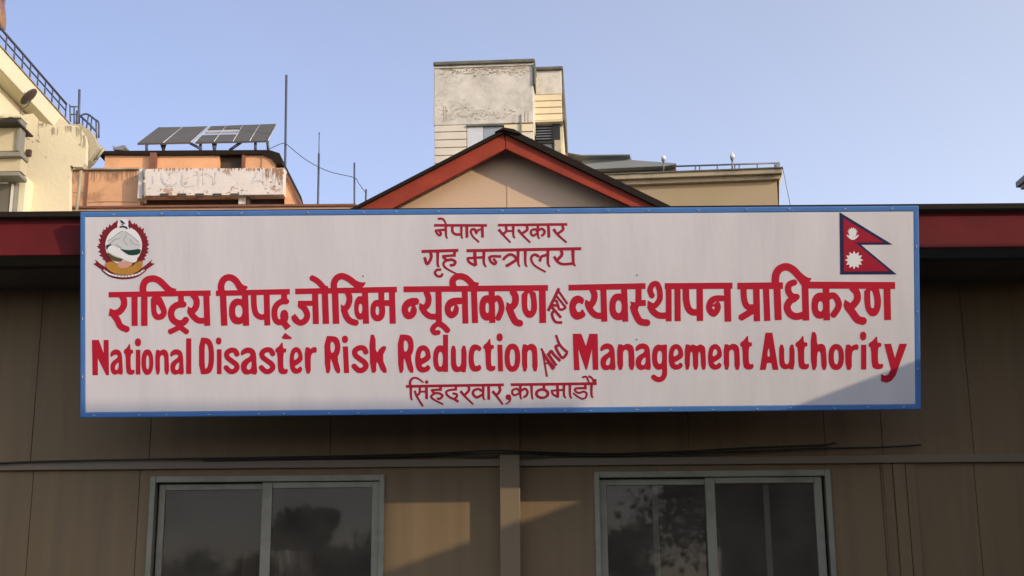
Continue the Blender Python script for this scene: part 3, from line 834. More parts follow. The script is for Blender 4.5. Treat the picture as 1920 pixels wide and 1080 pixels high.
# ------------------------------------------------------------------ ground
g = MB(); g.add([(-900, -900, 0), (900, -900, 0), (900, 900, 0), (-900, 900, 0)], [(0, 1, 2, 3)])
tag(g.build('ground', M['ground']), kind='structure')

# ------------------------------------------------------------------ office building with the sign
F0 = Face(0.0)
FY = -0.85                                  # front of the fascia board
ze = at(960, 471, FY).z                     # underside of the eave
zf = at(960, 404, FY).z                     # top of the fascia
zr0, zr1 = at(960, 874, -0.03).z, at(960, 859, -0.03).z
XL, XR = -8.0, 9.6
off = thing('office_building', 'low tan office building with dark red eave and brick red gable, carrying the sign', 'building', (0, 3, 0))

Xpx = lambda px, py=800: at(px, py, 0).x
WINS = []
for (xa, xb, yt) in ((284, 722, 892), (1113, 1555, 883)):
    WINS.append((at(xa, yt, 0).x, at(xb, yt, 0).x, at((xa + xb) / 2, yt, 0).z))
ZSILL = 1.25
GAP = 0.0014
wall = MB()
up_seams = [XL, Xpx(-340), Xpx(62), Xpx(283), Xpx(620), Xpx(955), Xpx(1290), Xpx(1545), Xpx(1652), Xpx(1822), XR]
lo_seams = [XL, Xpx(-340, 900), Xpx(62, 900), Xpx(262, 900), Xpx(955, 900), Xpx(1652, 900), Xpx(1828, 900), XR]
for a, b in zip(up_seams[:-1], up_seams[1:]):
    wall.box(a + GAP, b - GAP, 0, 0.06, zr1 - 0.02, ze + 0.1)
for a, b in zip(lo_seams[:-1], lo_seams[1:]):
    a += GAP; b -= GAP
    cut = [w for w in WINS if w[0] > a and w[1] < b]
    if not cut:
        wall.box(a, b, 0, 0.06, 0.02, zr1 - 0.024)
    else:
        wx0, wx1, wz = cut[0]
        e = 0.012
        wall.box(a, wx0 + e, 0, 0.06, 0.02, zr1 - 0.024)
        wall.box(wx1 - e, b, 0, 0.06, 0.02, zr1 - 0.024)
        wall.box(wx0 + e, wx1 - e, 0, 0.06, wz - e, zr1 - 0.024)
        wall.box(wx0 + e, wx1 - e, 0, 0.06, 0.02, ZSILL + e)
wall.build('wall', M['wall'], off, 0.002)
bk = MB()                                    # boarding behind the panel joints, with the window openings left free
xs = [XL] + [q for w in WINS for q in (w[0] + 0.02, w[1] - 0.02)] + [XR]
for a, b in ((xs[0], xs[1]), (xs[2], xs[3]), (xs[4], xs[5])):
    bk.box(a, b, 0.062, 0.08, 0.02, ze + 0.1)
for w in WINS:
    bk.box(w[0] + 0.02, w[1] - 0.02, 0.062, 0.08, w[2] - 0.02, ze + 0.1)
    bk.box(w[0] + 0.02, w[1] - 0.02, 0.062, 0.08, 0.02, ZSILL + 0.02)
bk.build('wall_backing', M['seam'], off)
rm = MB()                                    # the room behind: back, sides, floor, ceiling
rm.box(XL, XR, 5.9, 6.0, 0.02, ze + 0.1); rm.box(XL, XL + 0.1, 0.085, 5.9, 0.02, ze + 0.1); rm.box(XR - 0.1, XR, 0.085, 5.9, 0.02, ze + 0.1)
rm.box(XL + 0.1, XR - 0.1, 0.085, 5.9, ze + 0.0, ze + 0.05)
rm.build('rear_wall', M['room'], off)
rl = MB(); rl.box(XL, XR, -0.03, 0, zr0, zr1)
rl.build('wall_rail', M['rail'], off, 0.004)
ua, ub = at(937, 900, -0.12).x, at(975, 900, -0.12).x
ps = MB().box(ua, ub, -0.12, 0.001, 0.02, zr1 + 0.01)
ps.build('wall_post', M['post'], off, 0.004)
ps = MB().box(ua, ub, -0.022, 0.001, zr1 + 0.012, ze + 0.01)
ps.build('wall_post', M['wall'], off, 0.003)
st = MB()
for a, b, d in ((1656, 1673, -0.010), (1675, 1697, -0.016), (1699, 1717, -0.010)):
    ua, ub = at(a, 900, 0).x, at(b, 900, 0).x
    st.box(ua, ub, d, 0.001, 0.02, zr0 - 0.002)
st.build('cover_strip', M['wall'], off, 0.002)
so = MB(); so.box(XL - 0.3, XR, FY + 0.34, 0.0, ze + 0.012, ze + 0.03)
so.build('soffit', M['soffit'], off)
fa = MB()
for a, b in ((XL - 0.3, Xpx(1130)), (Xpx(1130) + 0.003, XR)):
    fa.box(a, b, FY, FY + 0.025, ze, zf)
fa.build('fascia', M['fascia'], off, 0.003)
rf = MB()
sl = math.tan(R(9))
rf.prism([(XL - 0.35, FY - 0.05, zf + 0.002), (XL - 0.35, 4, zf + 0.002 + (4 - FY + 0.05) * sl), (XL - 0.35, 4, zf + 0.032 + (4 - FY + 0.05) * sl), (XL - 0.35, FY - 0.05, zf + 0.032)],
         [(XR + 0.0, FY - 0.05, zf + 0.002), (XR + 0.0, 4, zf + 0.002 + (4 - FY + 0.05) * sl), (XR + 0.0, 4, zf + 0.032 + (4 - FY + 0.05) * sl), (XR + 0.0, FY - 0.05, zf + 0.032)])
rf.build('roof', M['roof'], off)

# gable
G0, G1, G2 = Face(-0.88), Face(-0.88), Face(-0.745)
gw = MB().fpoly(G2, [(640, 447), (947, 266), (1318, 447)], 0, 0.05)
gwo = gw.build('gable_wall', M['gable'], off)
sm = MB().fpoly(G2, [(951, 300), (954, 300), (954, 447), (951, 447)], -0.004, 0.001)
sm.build('joint_strip', M['gable'], gwo)
for pts in ([(560, 447), (945.5, 249), (947.5, 279), (629, 447)], [(946.5, 249), (1357, 447), (1313, 447), (948.5, 279)]):
    MB().fpoly(G0, pts, 0, 0.028).build('bargeboard', M['barge'], off, 0.003)
gr = MB()
gr.fpoly(G0, [(549, 447), (944, 242), (945, 248.6), (560, 447)], -0.025, 3.5)
gr.build('gable_roof', M['roof'], off)
gr = MB()
gr.fpoly(G0, [(944.6, 242), (965, 245), (1384, 447), (1358, 447), (945.6, 248.6)], -0.025, 3.5)
gr.build('gable_roof', M['roof'], off)
MB().fpoly(G0, [(928, 247), (944, 238.5), (964, 242), (978, 251), (964, 249), (944, 243)], -0.04, 3.5).build('ridge_cap', M['roof'], off)

# windows of the office
def window(wx0, wx1, wz, spec):
    fr = MB()
    t = 0.032
    fr.box(wx0, wx0 + t, -0.022, 0.06, ZSILL, wz); fr.box(wx1 - t, wx1, -0.022, 0.06, ZSILL, wz)
    fr.box(wx0 + t, wx1 - t, -0.018, 0.06, wz - 0.036, wz); fr.box(wx0 + t, wx1 - t, -0.022, 0.06, ZSILL, ZSILL + 0.04)
    f = fr.build('window', M['alu'], off, 0.003)
    for (a, b, d, hw0, hw1) in spec:          # sash: from px a to b (at the window head), depth, stile widths in px
        xa, xb = at(a, 910, d).x, at(b, 910, d).x
        k = 1 / 312.0
        zt = wz - (0.038 if d < 0.012 else 0.042)
        s = MB()
        s.box(xa, xa + hw0 * k, d, d + 0.024, ZSILL + 0.045, zt); s.box(xb - hw1 * k, xb, d, d + 0.024, ZSILL + 0.045, zt)
        s.box(xa + hw0 * k, xb - hw1 * k, d + 0.002, d + 0.022, zt - 0.036, zt); s.box(xa + hw0 * k, xb - hw1 * k, d + 0.002, d + 0.022, ZSILL + 0.045, ZSILL + 0.09)
        s.build('sash', M['alu'], f, 0.003)
        p = MB(); p.add([(xa + hw0 * k, d + 0.012, ZSILL + 0.09), (xb - hw1 * k, d + 0.012, ZSILL + 0.09), (xb - hw1 * k, d + 0.012, zt - 0.036), (xa + hw0 * k, d + 0.012, zt - 0.036)], [(0, 1, 2, 3)])
        p.build('pane', M['glass'], f)
    return f


w1 = window(*WINS[0], [(299, 508, 0.032, 12, 16), (492, 713, 0.004, 19, 15)])
w2 = window(*WINS[1], [(1123, 1338, 0.032, 14, 14), (1322, 1541, 0.004, 18, 15)])
for px in (1228, 1436):
    x = at(px, 930, 0.075).x
    b = MB(); b.box(x - 0.017, x + 0.017, 0.062, 0.078, ZSILL + 0.05, WINS[1][2] - 0.05)
    b.build('inner_mullion', M['alu'], w2, 0.002)


def curtain(pa, pb, d, parent, top):
    xa, xb = at(pa, 1000, d).x, at(pb, 1000, d).x
    n = 60
    vs, fs = [], []
    for i in range(n + 1):
        x = xa + (xb - xa) * i / n
        y = d + 0.022 * math.sin(i * 0.9) + 0.008 * math.sin(i * 2.3)
        vs += [(x, y, ZSILL), (x, y, top)]
    for i in range(n):
        fs.append((2 * i, 2 * i + 2, 2 * i + 3, 2 * i + 1))
    MB().add(vs, fs, True).build('curtain', M['curtain'], parent)


curtain(455, 588, 0.30, off, 2.08)

# cables along the wall
for lab, pts in (('black cable sagging along the wall rail, its free end just below the sign', [(-60, 872), (60, 866), (300, 861), (560, 857), (800, 851), (925, 845), (1000, 848), (1150, 851), (1290, 846), (1400, 840), (1500, 836), (1540, 835), (1568, 830)]),
                 ('longer black cable lying on the wall rail, ending beside the sign corner', [(380, 863), (700, 857), (930, 850), (1060, 854), (1200, 854), (1400, 847), (1540, 841), (1640, 839), (1700, 836), (1726, 834)])):
    c = MB().tube([F0.P(x, y, -0.127 if 880 < x < 1020 else -0.05) for x, y in crom(pts, 5)], 0.006, 6)
    tag(c.build('cable', M['cable']), lab, 'cable', 'loose cables on the office wall')

# ------------------------------------------------------------------ the sign, hung from the eave and tilted forward
TILT = R(12.9)
SN = Vector((0, -math.cos(TILT), -math.sin(TILT)))
SP = at(938, 776, -0.72)
def on_sign(px, py, e=0.0): return hit(px, py, SP + SN * e, SN)


sc = on_sign(938, 585)
sign = thing('sign_board', 'long white sign board with blue border and red Nepali and English lettering under the gable', 'sign', sc)
OUT = [(150, 784), (1727.5, 768), (1723, 385.5), (150, 397)]
INN = [(160.5, 773), (1716, 757.3), (1712.5, 396.5), (160, 407)]
body = MB().prism([on_sign(x, y, 0) for x, y in INN], [on_sign(x, y, 0) - SN * 0.03 for x, y in INN])
panel = body.build('banner', M['banner'], sign)
bd = MB()
o0 = [on_sign(x, y, 0.002) for x, y in OUT]; i0 = [on_sign(x, y, 0.002) for x, y in INN]
o1 = [p - SN * 0.045 for p in o0]; i1 = [p - SN * 0.045 for p in i0]
for k in range(4):
    j = (k + 1) % 4
    bd.add([o0[k], o0[j], i0[j], i0[k], o1[k], o1[j], i1[j], i1[k]], [(0, 1, 2, 3), (1, 0, 4, 5), (3, 2, 6, 7), (7, 6, 5, 4)])
border = bd.build('border', M['blue'], sign)
bm = bmesh.new(); bm.from_mesh(border.data); bmesh.ops.remove_doubles(bm, verts=bm.verts[:], dist=1e-5); bm.to_mesh(border.data); bm.free()
b = border.modifiers.new('edge', 'BEVEL'); b.width = 0.006; b.segments = 3; b.limit_method = 'ANGLE'; b.angle_limit = R(50)

# staples holding the flex to its frame
rv = None
def lerp(a, b, t): return (a[0] + (b[0] - a[0]) * t, a[1] + (b[1] - a[1]) * t)
spots = []
rr = random.Random(3)
for a, b, n, k in ((OUT[0], OUT[1], 22, 5.0), (OUT[3], OUT[2], 17, -5.0)):
    for i in range(n):
        q = lerp(a, b, (i + 0.5 + rr.uniform(-.25, .25)) / n)
        spots.append((q[0], q[1] - k + rr.uniform(-1, 1), rr.uniform(-.5, .5)))
for t in (0.2, 0.48, 0.8):
    q = lerp(OUT[1], OUT[2], t); spots.append((q[0] - 5.5, q[1], 1.5))
    q = lerp(OUT[0], OUT[3], t); spots.append((q[0] + 5, q[1], 1.5))
P0 = None
for x, y, an in spots:
    if rv is None:
        mb = MB(); mb.tube([Vector((-0.007, 0, 0)), Vector((-0.004, -0.002, 0)), Vector((0.004, -0.002, 0)), Vector((0.007, 0, 0))], 0.0016, 6)
        rv = mb.build('staple', M['lightalu']); o = rv
    else:
        o = rv.copy(); COL.objects.link(o)
    o.parent = sign
    o.location = on_sign(x, y, 0.003) - sc
    o.rotation_euler = (0, an, 0)
for x, y in ((681, 517.5), (1194.5, 515.5), (1194, 636.5)):
    mb = MB().lathe(on_sign(x, y, 0.0), SN, [(0.0, 0.004), (0.003, 0.0035), (0.0042, 0.001), (0.0042, -0.001)], 10)
    mb.build('screw', M['steel'], sign)
for px in (330, 760, 1150, 1560):
    s = MB()
    s.tube([on_sign(px, 470, -0.055), Vector((on_sign(px, 470).x, FY - 0.004, at(px, 455, FY).z - 0.02))], 0.012, 8)
    q = on_sign(px, 690, -0.055)
    s.tube([q, Vector((q.x, -0.001, q.z + 0.12))], 0.012, 8)
    s.tube([on_sign(px, 405, -0.05), on_sign(px, 755, -0.05)], 0.014, 8)
    s.build('support_bracket', M['steel'], sign)

put = lambda e: (lambda x, y: on_sign(x, y, e))
for fn, lab in ((nepal_line, 'top line of small Nepali lettering'), (ministry_line, 'second line of small Nepali lettering'), (hindi_line, 'large bold Nepali lettering'),
                (tatha_word, 'small slanted Nepali word'), (english_line, 'large bold English lettering'), (and_word, 'small slanted English word And'), (place_line, 'bottom line of small Nepali lettering')):
    o = fn().mesh(put(0.0012), 0.0 if 'arge' in lab else (0.22 if 'slanted' in lab else 0.42)).build('lettering', M['ink' if 'arge' in lab else 'inkdark'], sign)
    o['label'] = lab
for nm in ('ink', 'inkdark'):
    pass

# flag
fl = Paint(1570, 394, 1685, 520, 0.4).tile(1540, 380, 7.2)
fl.P([(245, 128), (962, 566), (535, 568), (1018, 968), (255, 970)], smooth=0)
flag = fl.mesh(put(0.0012)).build('flag', M['navy'], sign)
fl = Paint(1570, 394, 1685, 520, 0.4).tile(1540, 380, 7.2)
fl.P([(297, 205), (840, 536), (455, 536), (920, 925), (305, 930)], smooth=0)
fl.mesh(put(0.0022)).build('flag_field', M['crimson'], flag)
fl = Paint(1570, 394, 1685, 520, 0.4).tile(1540, 380, 7.2)
fl.P([(335, 425), (360, 470), (425, 512), (490, 470), (512, 425), (470, 450), (425, 470), (380, 450)], smooth=1); fl.E(422, 405, 52, 58); 
for k in range(8):
    a = math.pi + math.pi * (k + .5) / 8
    fl.P([(422 + 50 * math.cos(a - .16), 405 + 52 * math.sin(a - .16)), (422 + 76 * math.cos(a), 405 + 78 * math.sin(a)), (422 + 50 * math.cos(a + .16), 405 + 52 * math.sin(a + .16))], smooth=0)
fl.mesh(put(0.0032)).build('moon', M['whiteink'], flag)
fl = Paint(1570, 394, 1685, 520, 0.4).tile(1540, 380, 7.2)
pts = []
for k in range(24):
    a = math.pi * 2 * k / 24 - math.pi / 2
    r = 126 if k % 2 == 0 else 84
    pts.append((442 + r * math.cos(a), 775 + r * math.sin(a)))
fl.P(pts, smooth=0)
fl.mesh(put(0.0032)).build('sun_disc', M['whiteink'], flag)

# emblem
def em(e, m, name, parent, shapes):
    p = Paint(172, 408, 294, 528, 0.35).tile(160, 400, 8.306)
    for s in shapes: s(p)
    o = p.mesh(put(e)).build(name, M[m], parent)
    return o


def ring(p):
    r = random.Random(11)
    p.E(597, 500, 366, 360, 597, 500, 288, 286, 2.0)
    n = 40
    for k in range(n):
        a = math.pi * 2 * (k + r.uniform(-.25, .25)) / n + math.pi / 2
        if abs(a - math.pi * 2.5 + math.pi) < 0.14: continue
        c = (597 + 335 * math.cos(a), 500 + 332 * math.sin(a))
        side_ = 1 if math.cos(a) > 0 else -1
        for rad, ln, wd, lean in ((1, r.uniform(62, 92), 26, .45), (-1, r.uniform(48, 66), 22, .5), (1, r.uniform(40, 60), 22, -.5)):
            th = a + (0 if rad > 0 else math.pi) - lean * side_ * rad
            u = (math.cos(th), math.sin(th)); w = (-u[1], u[0])
            p.P([(c[0] - u[0] * 10, c[1] - u[1] * 10), (c[0] + u[0] * ln * .45 + w[0] * wd, c[1] + u[1] * ln * .45 + w[1] * wd), (c[0] + u[0] * ln, c[1] + u[1] * ln), (c[0] + u[0] * ln * .45 - w[0] * wd, c[1] + u[1] * ln * .45 - w[1] * wd)], smooth=0)


emb = em(0.0012, 'wreath', 'emblem', sign, [ring, lambda p: p.P([(120, 785), (170, 770), (150, 715), (240, 790), (330, 850), (440, 905), (440, 975), (340, 955), (260, 880), (190, 835)], smooth=0),
                                            lambda p: p.P([(1085, 785), (1020, 770), (1045, 715), (960, 790), (880, 850), (760, 905), (760, 975), (870, 955), (945, 880), (1010, 835)], smooth=0),
                                            lambda p: p.S([(265, 865), (400, 965), (600, 1000), (800, 965), (940, 865)], 56)])
em(0.0020, 'whiteink', 'emblem_sky', emb, [lambda p: p.E(597, 500, 286, 300, ex=2.0), lambda p: p.P([(520, 90), (660, 90), (675, 190), (640, 250), (530, 250), (490, 200)])])
em(0.0028, 'snow', 'mountain', emb, [lambda p: p.P([(330, 470), (440, 380), (540, 300), (600, 268), (660, 300), (760, 380), (872, 470), (860, 560), (660, 590), (440, 500)])])
em(0.0034, 'greyink', 'mountain_ridge', emb, [lambda p: p.S([(350, 430), (450, 365), (530, 300), (590, 275)], 14), lambda p: p.S([(620, 280), (720, 350), (840, 450)], 12), lambda p: p.S([(380, 480), (460, 410), (540, 390)], 14),
                                              lambda p: p.S([(640, 330), (600, 420), (660, 500)], 12), lambda p: p.S([(700, 400), (740, 470), (840, 500)], 12), lambda p: p.S([(470, 480), (560, 540)], 14)])
em(0.0034, 'greenink', 'green_hill', emb, [lambda p: p.P([(530, 545), (600, 565), (700, 575), (872, 545), (850, 640), (690, 658), (610, 610)])])
em(0.0034, 'greenink', 'green_hill', emb, [lambda p: p.P([(318, 500), (345, 488), (415, 478), (400, 500), (330, 575)])])
em(0.0042, 'whiteink', 'pale_hill', emb, [lambda p: p.P([(330, 590), (362, 515), (430, 500), (520, 545), (620, 620), (700, 665), (812, 680), (800, 760), (700, 770), (560, 700), (430, 650)])])
em(0.0050, 'olive', 'lower_hill', emb, [lambda p: p.P([(335, 600), (430, 665), (530, 700), (596, 715), (560, 750), (440, 740), (350, 670)])])
em(0.0050, 'olive', 'lower_hill', emb, [lambda p: p.P([(735, 800), (760, 765), (810, 765), (790, 800)])])
em(0.0056, 'gold', 'emblem_base', emb, [lambda p: p.P([(300, 775), (420, 745), (520, 800), (620, 850), (740, 820), (800, 760), (900, 730), (885, 850), (780, 930), (600, 968), (430, 930), (330, 860)])])
em(0.0062, 'pink', 'clasped_hands', emb, [lambda p: p.P([(495, 770), (560, 745), (690, 745), (750, 790), (640, 855), (520, 855)])])
em(0.0062, 'whiteink', 'ribbon_band', emb, [lambda p: p.S([(285, 880), (400, 952), (600, 984), (800, 952), (920, 880)], 26)])
em(0.0066, 'inkdark', 'ribbon_text', emb, [(lambda p, t=t: p.S([(300 + 600 * t, 890 + 92 * math.sin(math.pi * t) - 8), (300 + 600 * t + 14, 890 + 92 * math.sin(math.pi * t) + 8)], 12)) for t in [i / 12 for i in range(13)]])
em(0.0034, 'navy', 'emblem_crest', emb, [lambda p: p.S([(535, 215), (600, 205), (655, 235)], 26), lambda p: p.P([(535, 95), (580, 120), (625, 165), (560, 150)], smooth=0), lambda p: p.S([(690, 195), (690, 240)], 16), lambda p: p.S([(560, 175), (600, 165)], 14)])


# ------------------------------------------------------------------ side wing, out of frame on the right: its eave shades the sign corner and the wall
kx, kz = SUN_TO.x / -SUN_TO.y, SUN_TO.z / -SUN_TO.y
A, B = at(1090, 938, 0), at(726, 1071, 0)
slope = (A.z - B.z) / (A.x - B.x)              # of the shadow line on the office wall
WX = 4.25
WH = A.z + slope * (WX - A.x)                  # eave height of the wing where it meets the office
turn = kx - kz / slope                         # plan drift of its eave per metre away from the office
ex = lambda d: WX + turn * d
wing = thing('office_wing', 'tan side wing of the office, its eave shading the lower corner of the sign', 'building', (6.5, -5, 0))
m = MB(); m.prism([(ex(0.94) + .7, -0.94, 0), (ex(12.5) + .7, -12.5, 0), (10.0, -12.5, 0), (10.0, -0.94, 0)], [(ex(0.94) + .7, -0.94, WH - .16), (ex(12.5) + .7, -12.5, WH - .16), (10.0, -12.5, WH - .16), (10.0, -0.94, WH - .16)])
m.build('wall', M['wall'], wing)
m = MB(); m.prism([(ex(13), -13, WH), (ex(13), -13, WH - 0.18), (10.3, -13, WH + 0.6), (10.3, -13, WH + 0.8)], [(ex(.92), -.92, WH), (ex(.92), -.92, WH - 0.18), (10.3, -.92, WH + 0.6), (10.3, -.92, WH + 0.8)])
wr = m.build('roof', M['roof'], wing)
dd = 5.0
xb = B.x + kx * dd
zb = at(800, 936, 0).z + kz * dd
m = MB(); m.box(ex(dd) + 0.2, xb, -5.6, -dd, WH - 0.1, zb + 0.03); m.build('shade_block', M['wall'], wing)  # unseen block added only to shade the wall left of the sunlit patch
# added unseen shade block: its raking edge runs just outside the sign's shadow
dd = 2.2
cr = []
for q in (on_sign(1727, 790), on_sign(1724, 385)):
    u, v = q.x - kx * -q.y + 0.012, q.z - kz * -q.y
    cr.append((u + kx * dd, v + kz * dd))
(xa, za), (xc, zc) = cr
def edge(z): return xa + (xc - xa) * (z - za) / (zc - za)
zlo, zhi = WH - 0.05, ze + FY * kz + kz * dd + 0.012
zlo = min(zlo, zhi - 0.2)
m = MB().prism([(edge(zlo), -dd, zlo), (9.5, -dd, zlo), (9.5, -dd, zhi), (edge(zhi), -dd, zhi)], [(edge(zlo) + .45, -dd - .25, zlo), (9.5, -dd - .25, zlo), (9.5, -dd - .25, zhi), (edge(zhi) + .45, -dd - .25, zhi)])
m.build('shade_block', M['wall'], wing)
m = MB().box(2.55 + kx * dd, 9.5, -dd - 0.5, -dd - 0.26, zhi - 0.1, zhi + 0.75); m.build('shade_block', M['wall'], wing)  # taller unseen block added to keep sun off the wall's right end

# ------------------------------------------------------------------ yellow apartment block on the left
yb = thing('apartment_block', 'cream yellow apartment block with stained plaster, roof railing and grey balcony at the left edge', 'building', at(40, 400, 8.5) * 1.0)
yb.location.z = 0
XS = -6.0                                  # its long side wall runs away from us
def side(px, py, X=XS):
    return hit(px, py, Vector((X, 0, 0)), Vector((1, 0, 0)))


pa, pb_ = side(0, 96), side(131, 226)
ztop = (pa.z + pb_.z) / 2
y0_, y1_ = pa.y - 2.5, pb_.y
tq = lambda y, z: (XS, y, z)
# projecting roof slab edge (cornice band), its soffit and the wall behind
def band(zlo, zhi, x0, x1, ya, yb2):
    return MB().box(x0, x1, ya, yb2, zlo, zhi)


zc0 = side(0, 127).z
zc0 = ztop - 0.25
band(zc0, ztop, XS - 1.2, XS, y0_, y1_).build('cornice', M['yellow'], yb, 0.01)
band(ztop + 0.001, ztop + 0.012, XS - 1.2, XS + 0.015, y0_, y1_).build('cornice_drip', M['concrete'], yb)
m = MB(); m.box(XS - 6.0, XS - 0.2, y0_, y1_ + 0.2, 0, zc0 - 0.003); m.build('wall', M['yellow'], yb)
FB = Face(7.0)
# lower front block: weathered plaster, ragged top right
m = MB().fpoly(FB, [(44, 470), (44, 215), (62, 213), (72, 226), (84, 231), (101, 236), (113, 220), (121, 226), (131, 234), (146, 236), (158, 252), (161, 268), (160, 306), (154, 313), (138, 313), (132, 309), (130, 330), (129.5, 470)], 0, 0.10)
fb = m.build('front_wall', M['oldcream'], yb)
m = MB(); m.fbox(FB, 44, 470, 129.5, 1200, 0, 0.10, 0.0); m.build('front_wall', M['oldcream'], yb)
m = MB().fpoly(FB, [(133, 234), (150, 232), (170, 245), (178, 262), (184, 276), (176, 290), (168, 300), (158, 308), (161, 268), (157, 250)], 0.12, 0.3)
m.build('broken_ledge', M['concrete'], yb)
stn = Paint(44, 212, 162, 314, 0.4)
rs = random.Random(8)
for x, y, n_, ln in ((104, 238, 7, 17), (148, 238, 9, 20), (80, 230, 6, 9), (128, 234, 8, 14), (155, 252, 6, 26)):
    for k in range(n_):
        a = x + rs.uniform(-6, 6)
        stn.S([(a, y + rs.uniform(0, 3)), (a + rs.uniform(-2, 2), y + ln * rs.uniform(.3, .7)), (a + rs.uniform(-2, 2), y + ln * rs.uniform(.7, 1.1))], rs.uniform(1.2, 3), .3, sub=3)
for x, y, r_ in ((72, 253, 1.6), (61, 265.5, 1.8), (71, 264, 2.6), (74, 266, 1.5), (86, 295, 1.5), (150, 271, 2.2), (68, 262, 1.2)):
    stn.E(x, y, r_, r_ * .8)
stn.S([(73, 226), (72, 245), (74, 262)], 1.2, .5); stn.S([(56, 262), (50, 258), (47, 250)], 2, .8)
stn.mesh(lambda x, y: FB.P(x, y, -0.004)).build('damp_stain', M['concrete'], fb)
MB().fbox(FB, 48, 280, 57, 291, -0.05, 0.02).build('beam_end', M['darkvoid'], yb)
# thin pipes and scraps by the ledge
m = MB().tube([FB.P(152, 312, 0.1), FB.P(148, 360, 0.1), FB.P(140, 420, 0.1)], 0.02, 6)
m.tube([FB.P(164, 300, 0.2), FB.P(172, 290, 0.2), FB.P(192, 275, 0.2)], 0.018, 6)
m.tube([FB.P(180, 298, 0.2), FB.P(196, 278, 0.2)], 0.016, 6)
m.build('drain_pipe', M['concrete'], yb)
# grey balcony and window at the very left
bal = MB()
bal.fbox(FB, -120, 222, 33, 284, -0.5, -0.32); bal.build('balcony_panel', M['balcony'], yb, 0.01)
m = MB(); m.fbox(FB, 30, 216, 38, 283, -0.53, -0.36); m.build('balcony_post', M['greyframe'], yb, 0.01)
m = MB(); m.fbox(FB, -120, 284.5, 40, 293.5, -0.58, -0.34); m.build('balcony_slab', M['greyframe'], yb, 0.01)
m = MB(); m.fbox(FB, -120, 294, 40, 322, -0.5, -0.32); m.build('balcony_panel', M['balcony'], yb, 0.01)
m = MB(); m.fbox(FB, -120, 322.5, 36, 330, -0.56, -0.30); m.build('balcony_slab', M['greyframe'], yb, 0.01)
m = MB(); m.fbox(FB, -120, 217, 40, 221, -0.56, -0.34); m.build('balcony_slab', M['oldcream'], yb, 0.004)
m = MB(); m.fbox(FB, -120, 224, 20, 330, -0.319, 0.2); m.build('balcony_slab', M['greyframe'], yb)
wf = MB()
wf.fbox(FB, 11, 338, 25, 480, -0.32, 0.1); wf.fbox(FB, -120, 330, 25, 337.5, -0.32, 0.1)
f = wf.build('window', M['greyframe'], yb, 0.006)
m = MB(); m.fbox(FB, 15.5, 345, 19.5, 480, -0.345, -0.321); m.fbox(FB, -120, 340, 15.4, 344.6, -0.335, -0.321); m.build('sash', M['lightalu'], f)
m = MB(); m.fbox(FB, -120, 345, 15.3, 480, -0.33, 0.0); m.build('pane', M['solar'], f)
m = MB(); m.fbox(FB, 25.5, 331, 44, 480, -0.22, 0.2); m.build('pilaster', M['yellow'], yb, 0.01)
m = MB(); m.fbox(FB, -120, 215, 24, 222, -0.24, 0.2, FB.uz(0, 480)[1]); m.build('front_wall', M['oldcream'], yb)
# rooftop railing along the cornice edge and at its end
rp = thing('roof_railing', 'blue grey tube railing climbing along the cornice of the cream yellow block', 'railing', Vector((XS, (y0_ + y1_) / 2, ztop)))
XRAIL = XS - 0.03
ztr = side(65, 130, XRAIL).z * 0.5 + side(110, 175, XRAIL).z * 0.5
zmid = ztop + (ztr - ztop) * 0.62
m = MB().tube([(XRAIL, y0_, ztr), (XRAIL, y1_ - 0.1, ztr)], 0.016, 8); m.build('top_rail', M['bluesteel'], rp)
m = MB().tube([(XRAIL, y0_, zmid), (XRAIL, y1_ - 0.1, zmid)], 0.010, 8); m.build('middle_rail', M['bluesteel'], rp)
n = 19
for i in range(n):
    y = y0_ + (y1_ - 0.1 - y0_) * i / (n - 1)
    m = MB().tube([(XRAIL, y, ztop + 0.03), (XRAIL, y, ztr)], 0.010, 6); m.build('post', M['bluesteel'], rp)
FC = Face(pb_.y + 0.4)
r2 = thing('stair_railing', 'curved grey stair railing beyond the end of the cream yellow cornice', 'railing', FC.P(160, 250))
m = MB().tube([FC.P(x, y) for x, y in crom([(150, 218), (158, 214), (166, 215), (178, 224), (185, 231), (185, 258)], 4)], 0.014, 8); m.build('top_rail', M['bluesteel'], r2)
m = MB().tube([FC.P(150, 217), FC.P(168, 233), FC.P(180, 246)], 0.015, 8); m.build('middle_rail', M['bluesteel'], r2)
m = MB().tube([FC.P(131, 200, .6), FC.P(146, 200, .6)], 0.01, 6); m.build('top_rail', M['bluesteel'], r2)
m = MB().tube([FC.P(131, 215, .6), FC.P(146, 214, .6)], 0.01, 6); m.build('middle_rail', M['bluesteel'], r2)
for (xa, ya, xb2, yb2) in ((180, 226, 181, 262), (166, 216, 162, 240), (172, 221, 170, 246), (155, 222, 155, 246), (139, 200, 139, 232), (131, 196, 132, 228)):
    m = MB().tube([FC.P(xa, ya), FC.P(xb2, yb2)], 0.010, 6); m.build('post', M['bluesteel'], r2)
m = MB().tube([FC.P(149, 168, .1), FC.P(147.5, 238, .1)], 0.018, 8); 
tag(m.build('pole', M['bluesteel']), 'short grey pole standing at the end of the cream yellow roof', 'pole')
m = MB().tube([FC.P(145.5, 208, .0), FC.P(144, 240, .0)], 0.022, 8)
tag(m.build('pole', M['bluesteel']), 'stub of dark pipe at the foot of the short roof pole', 'pole')


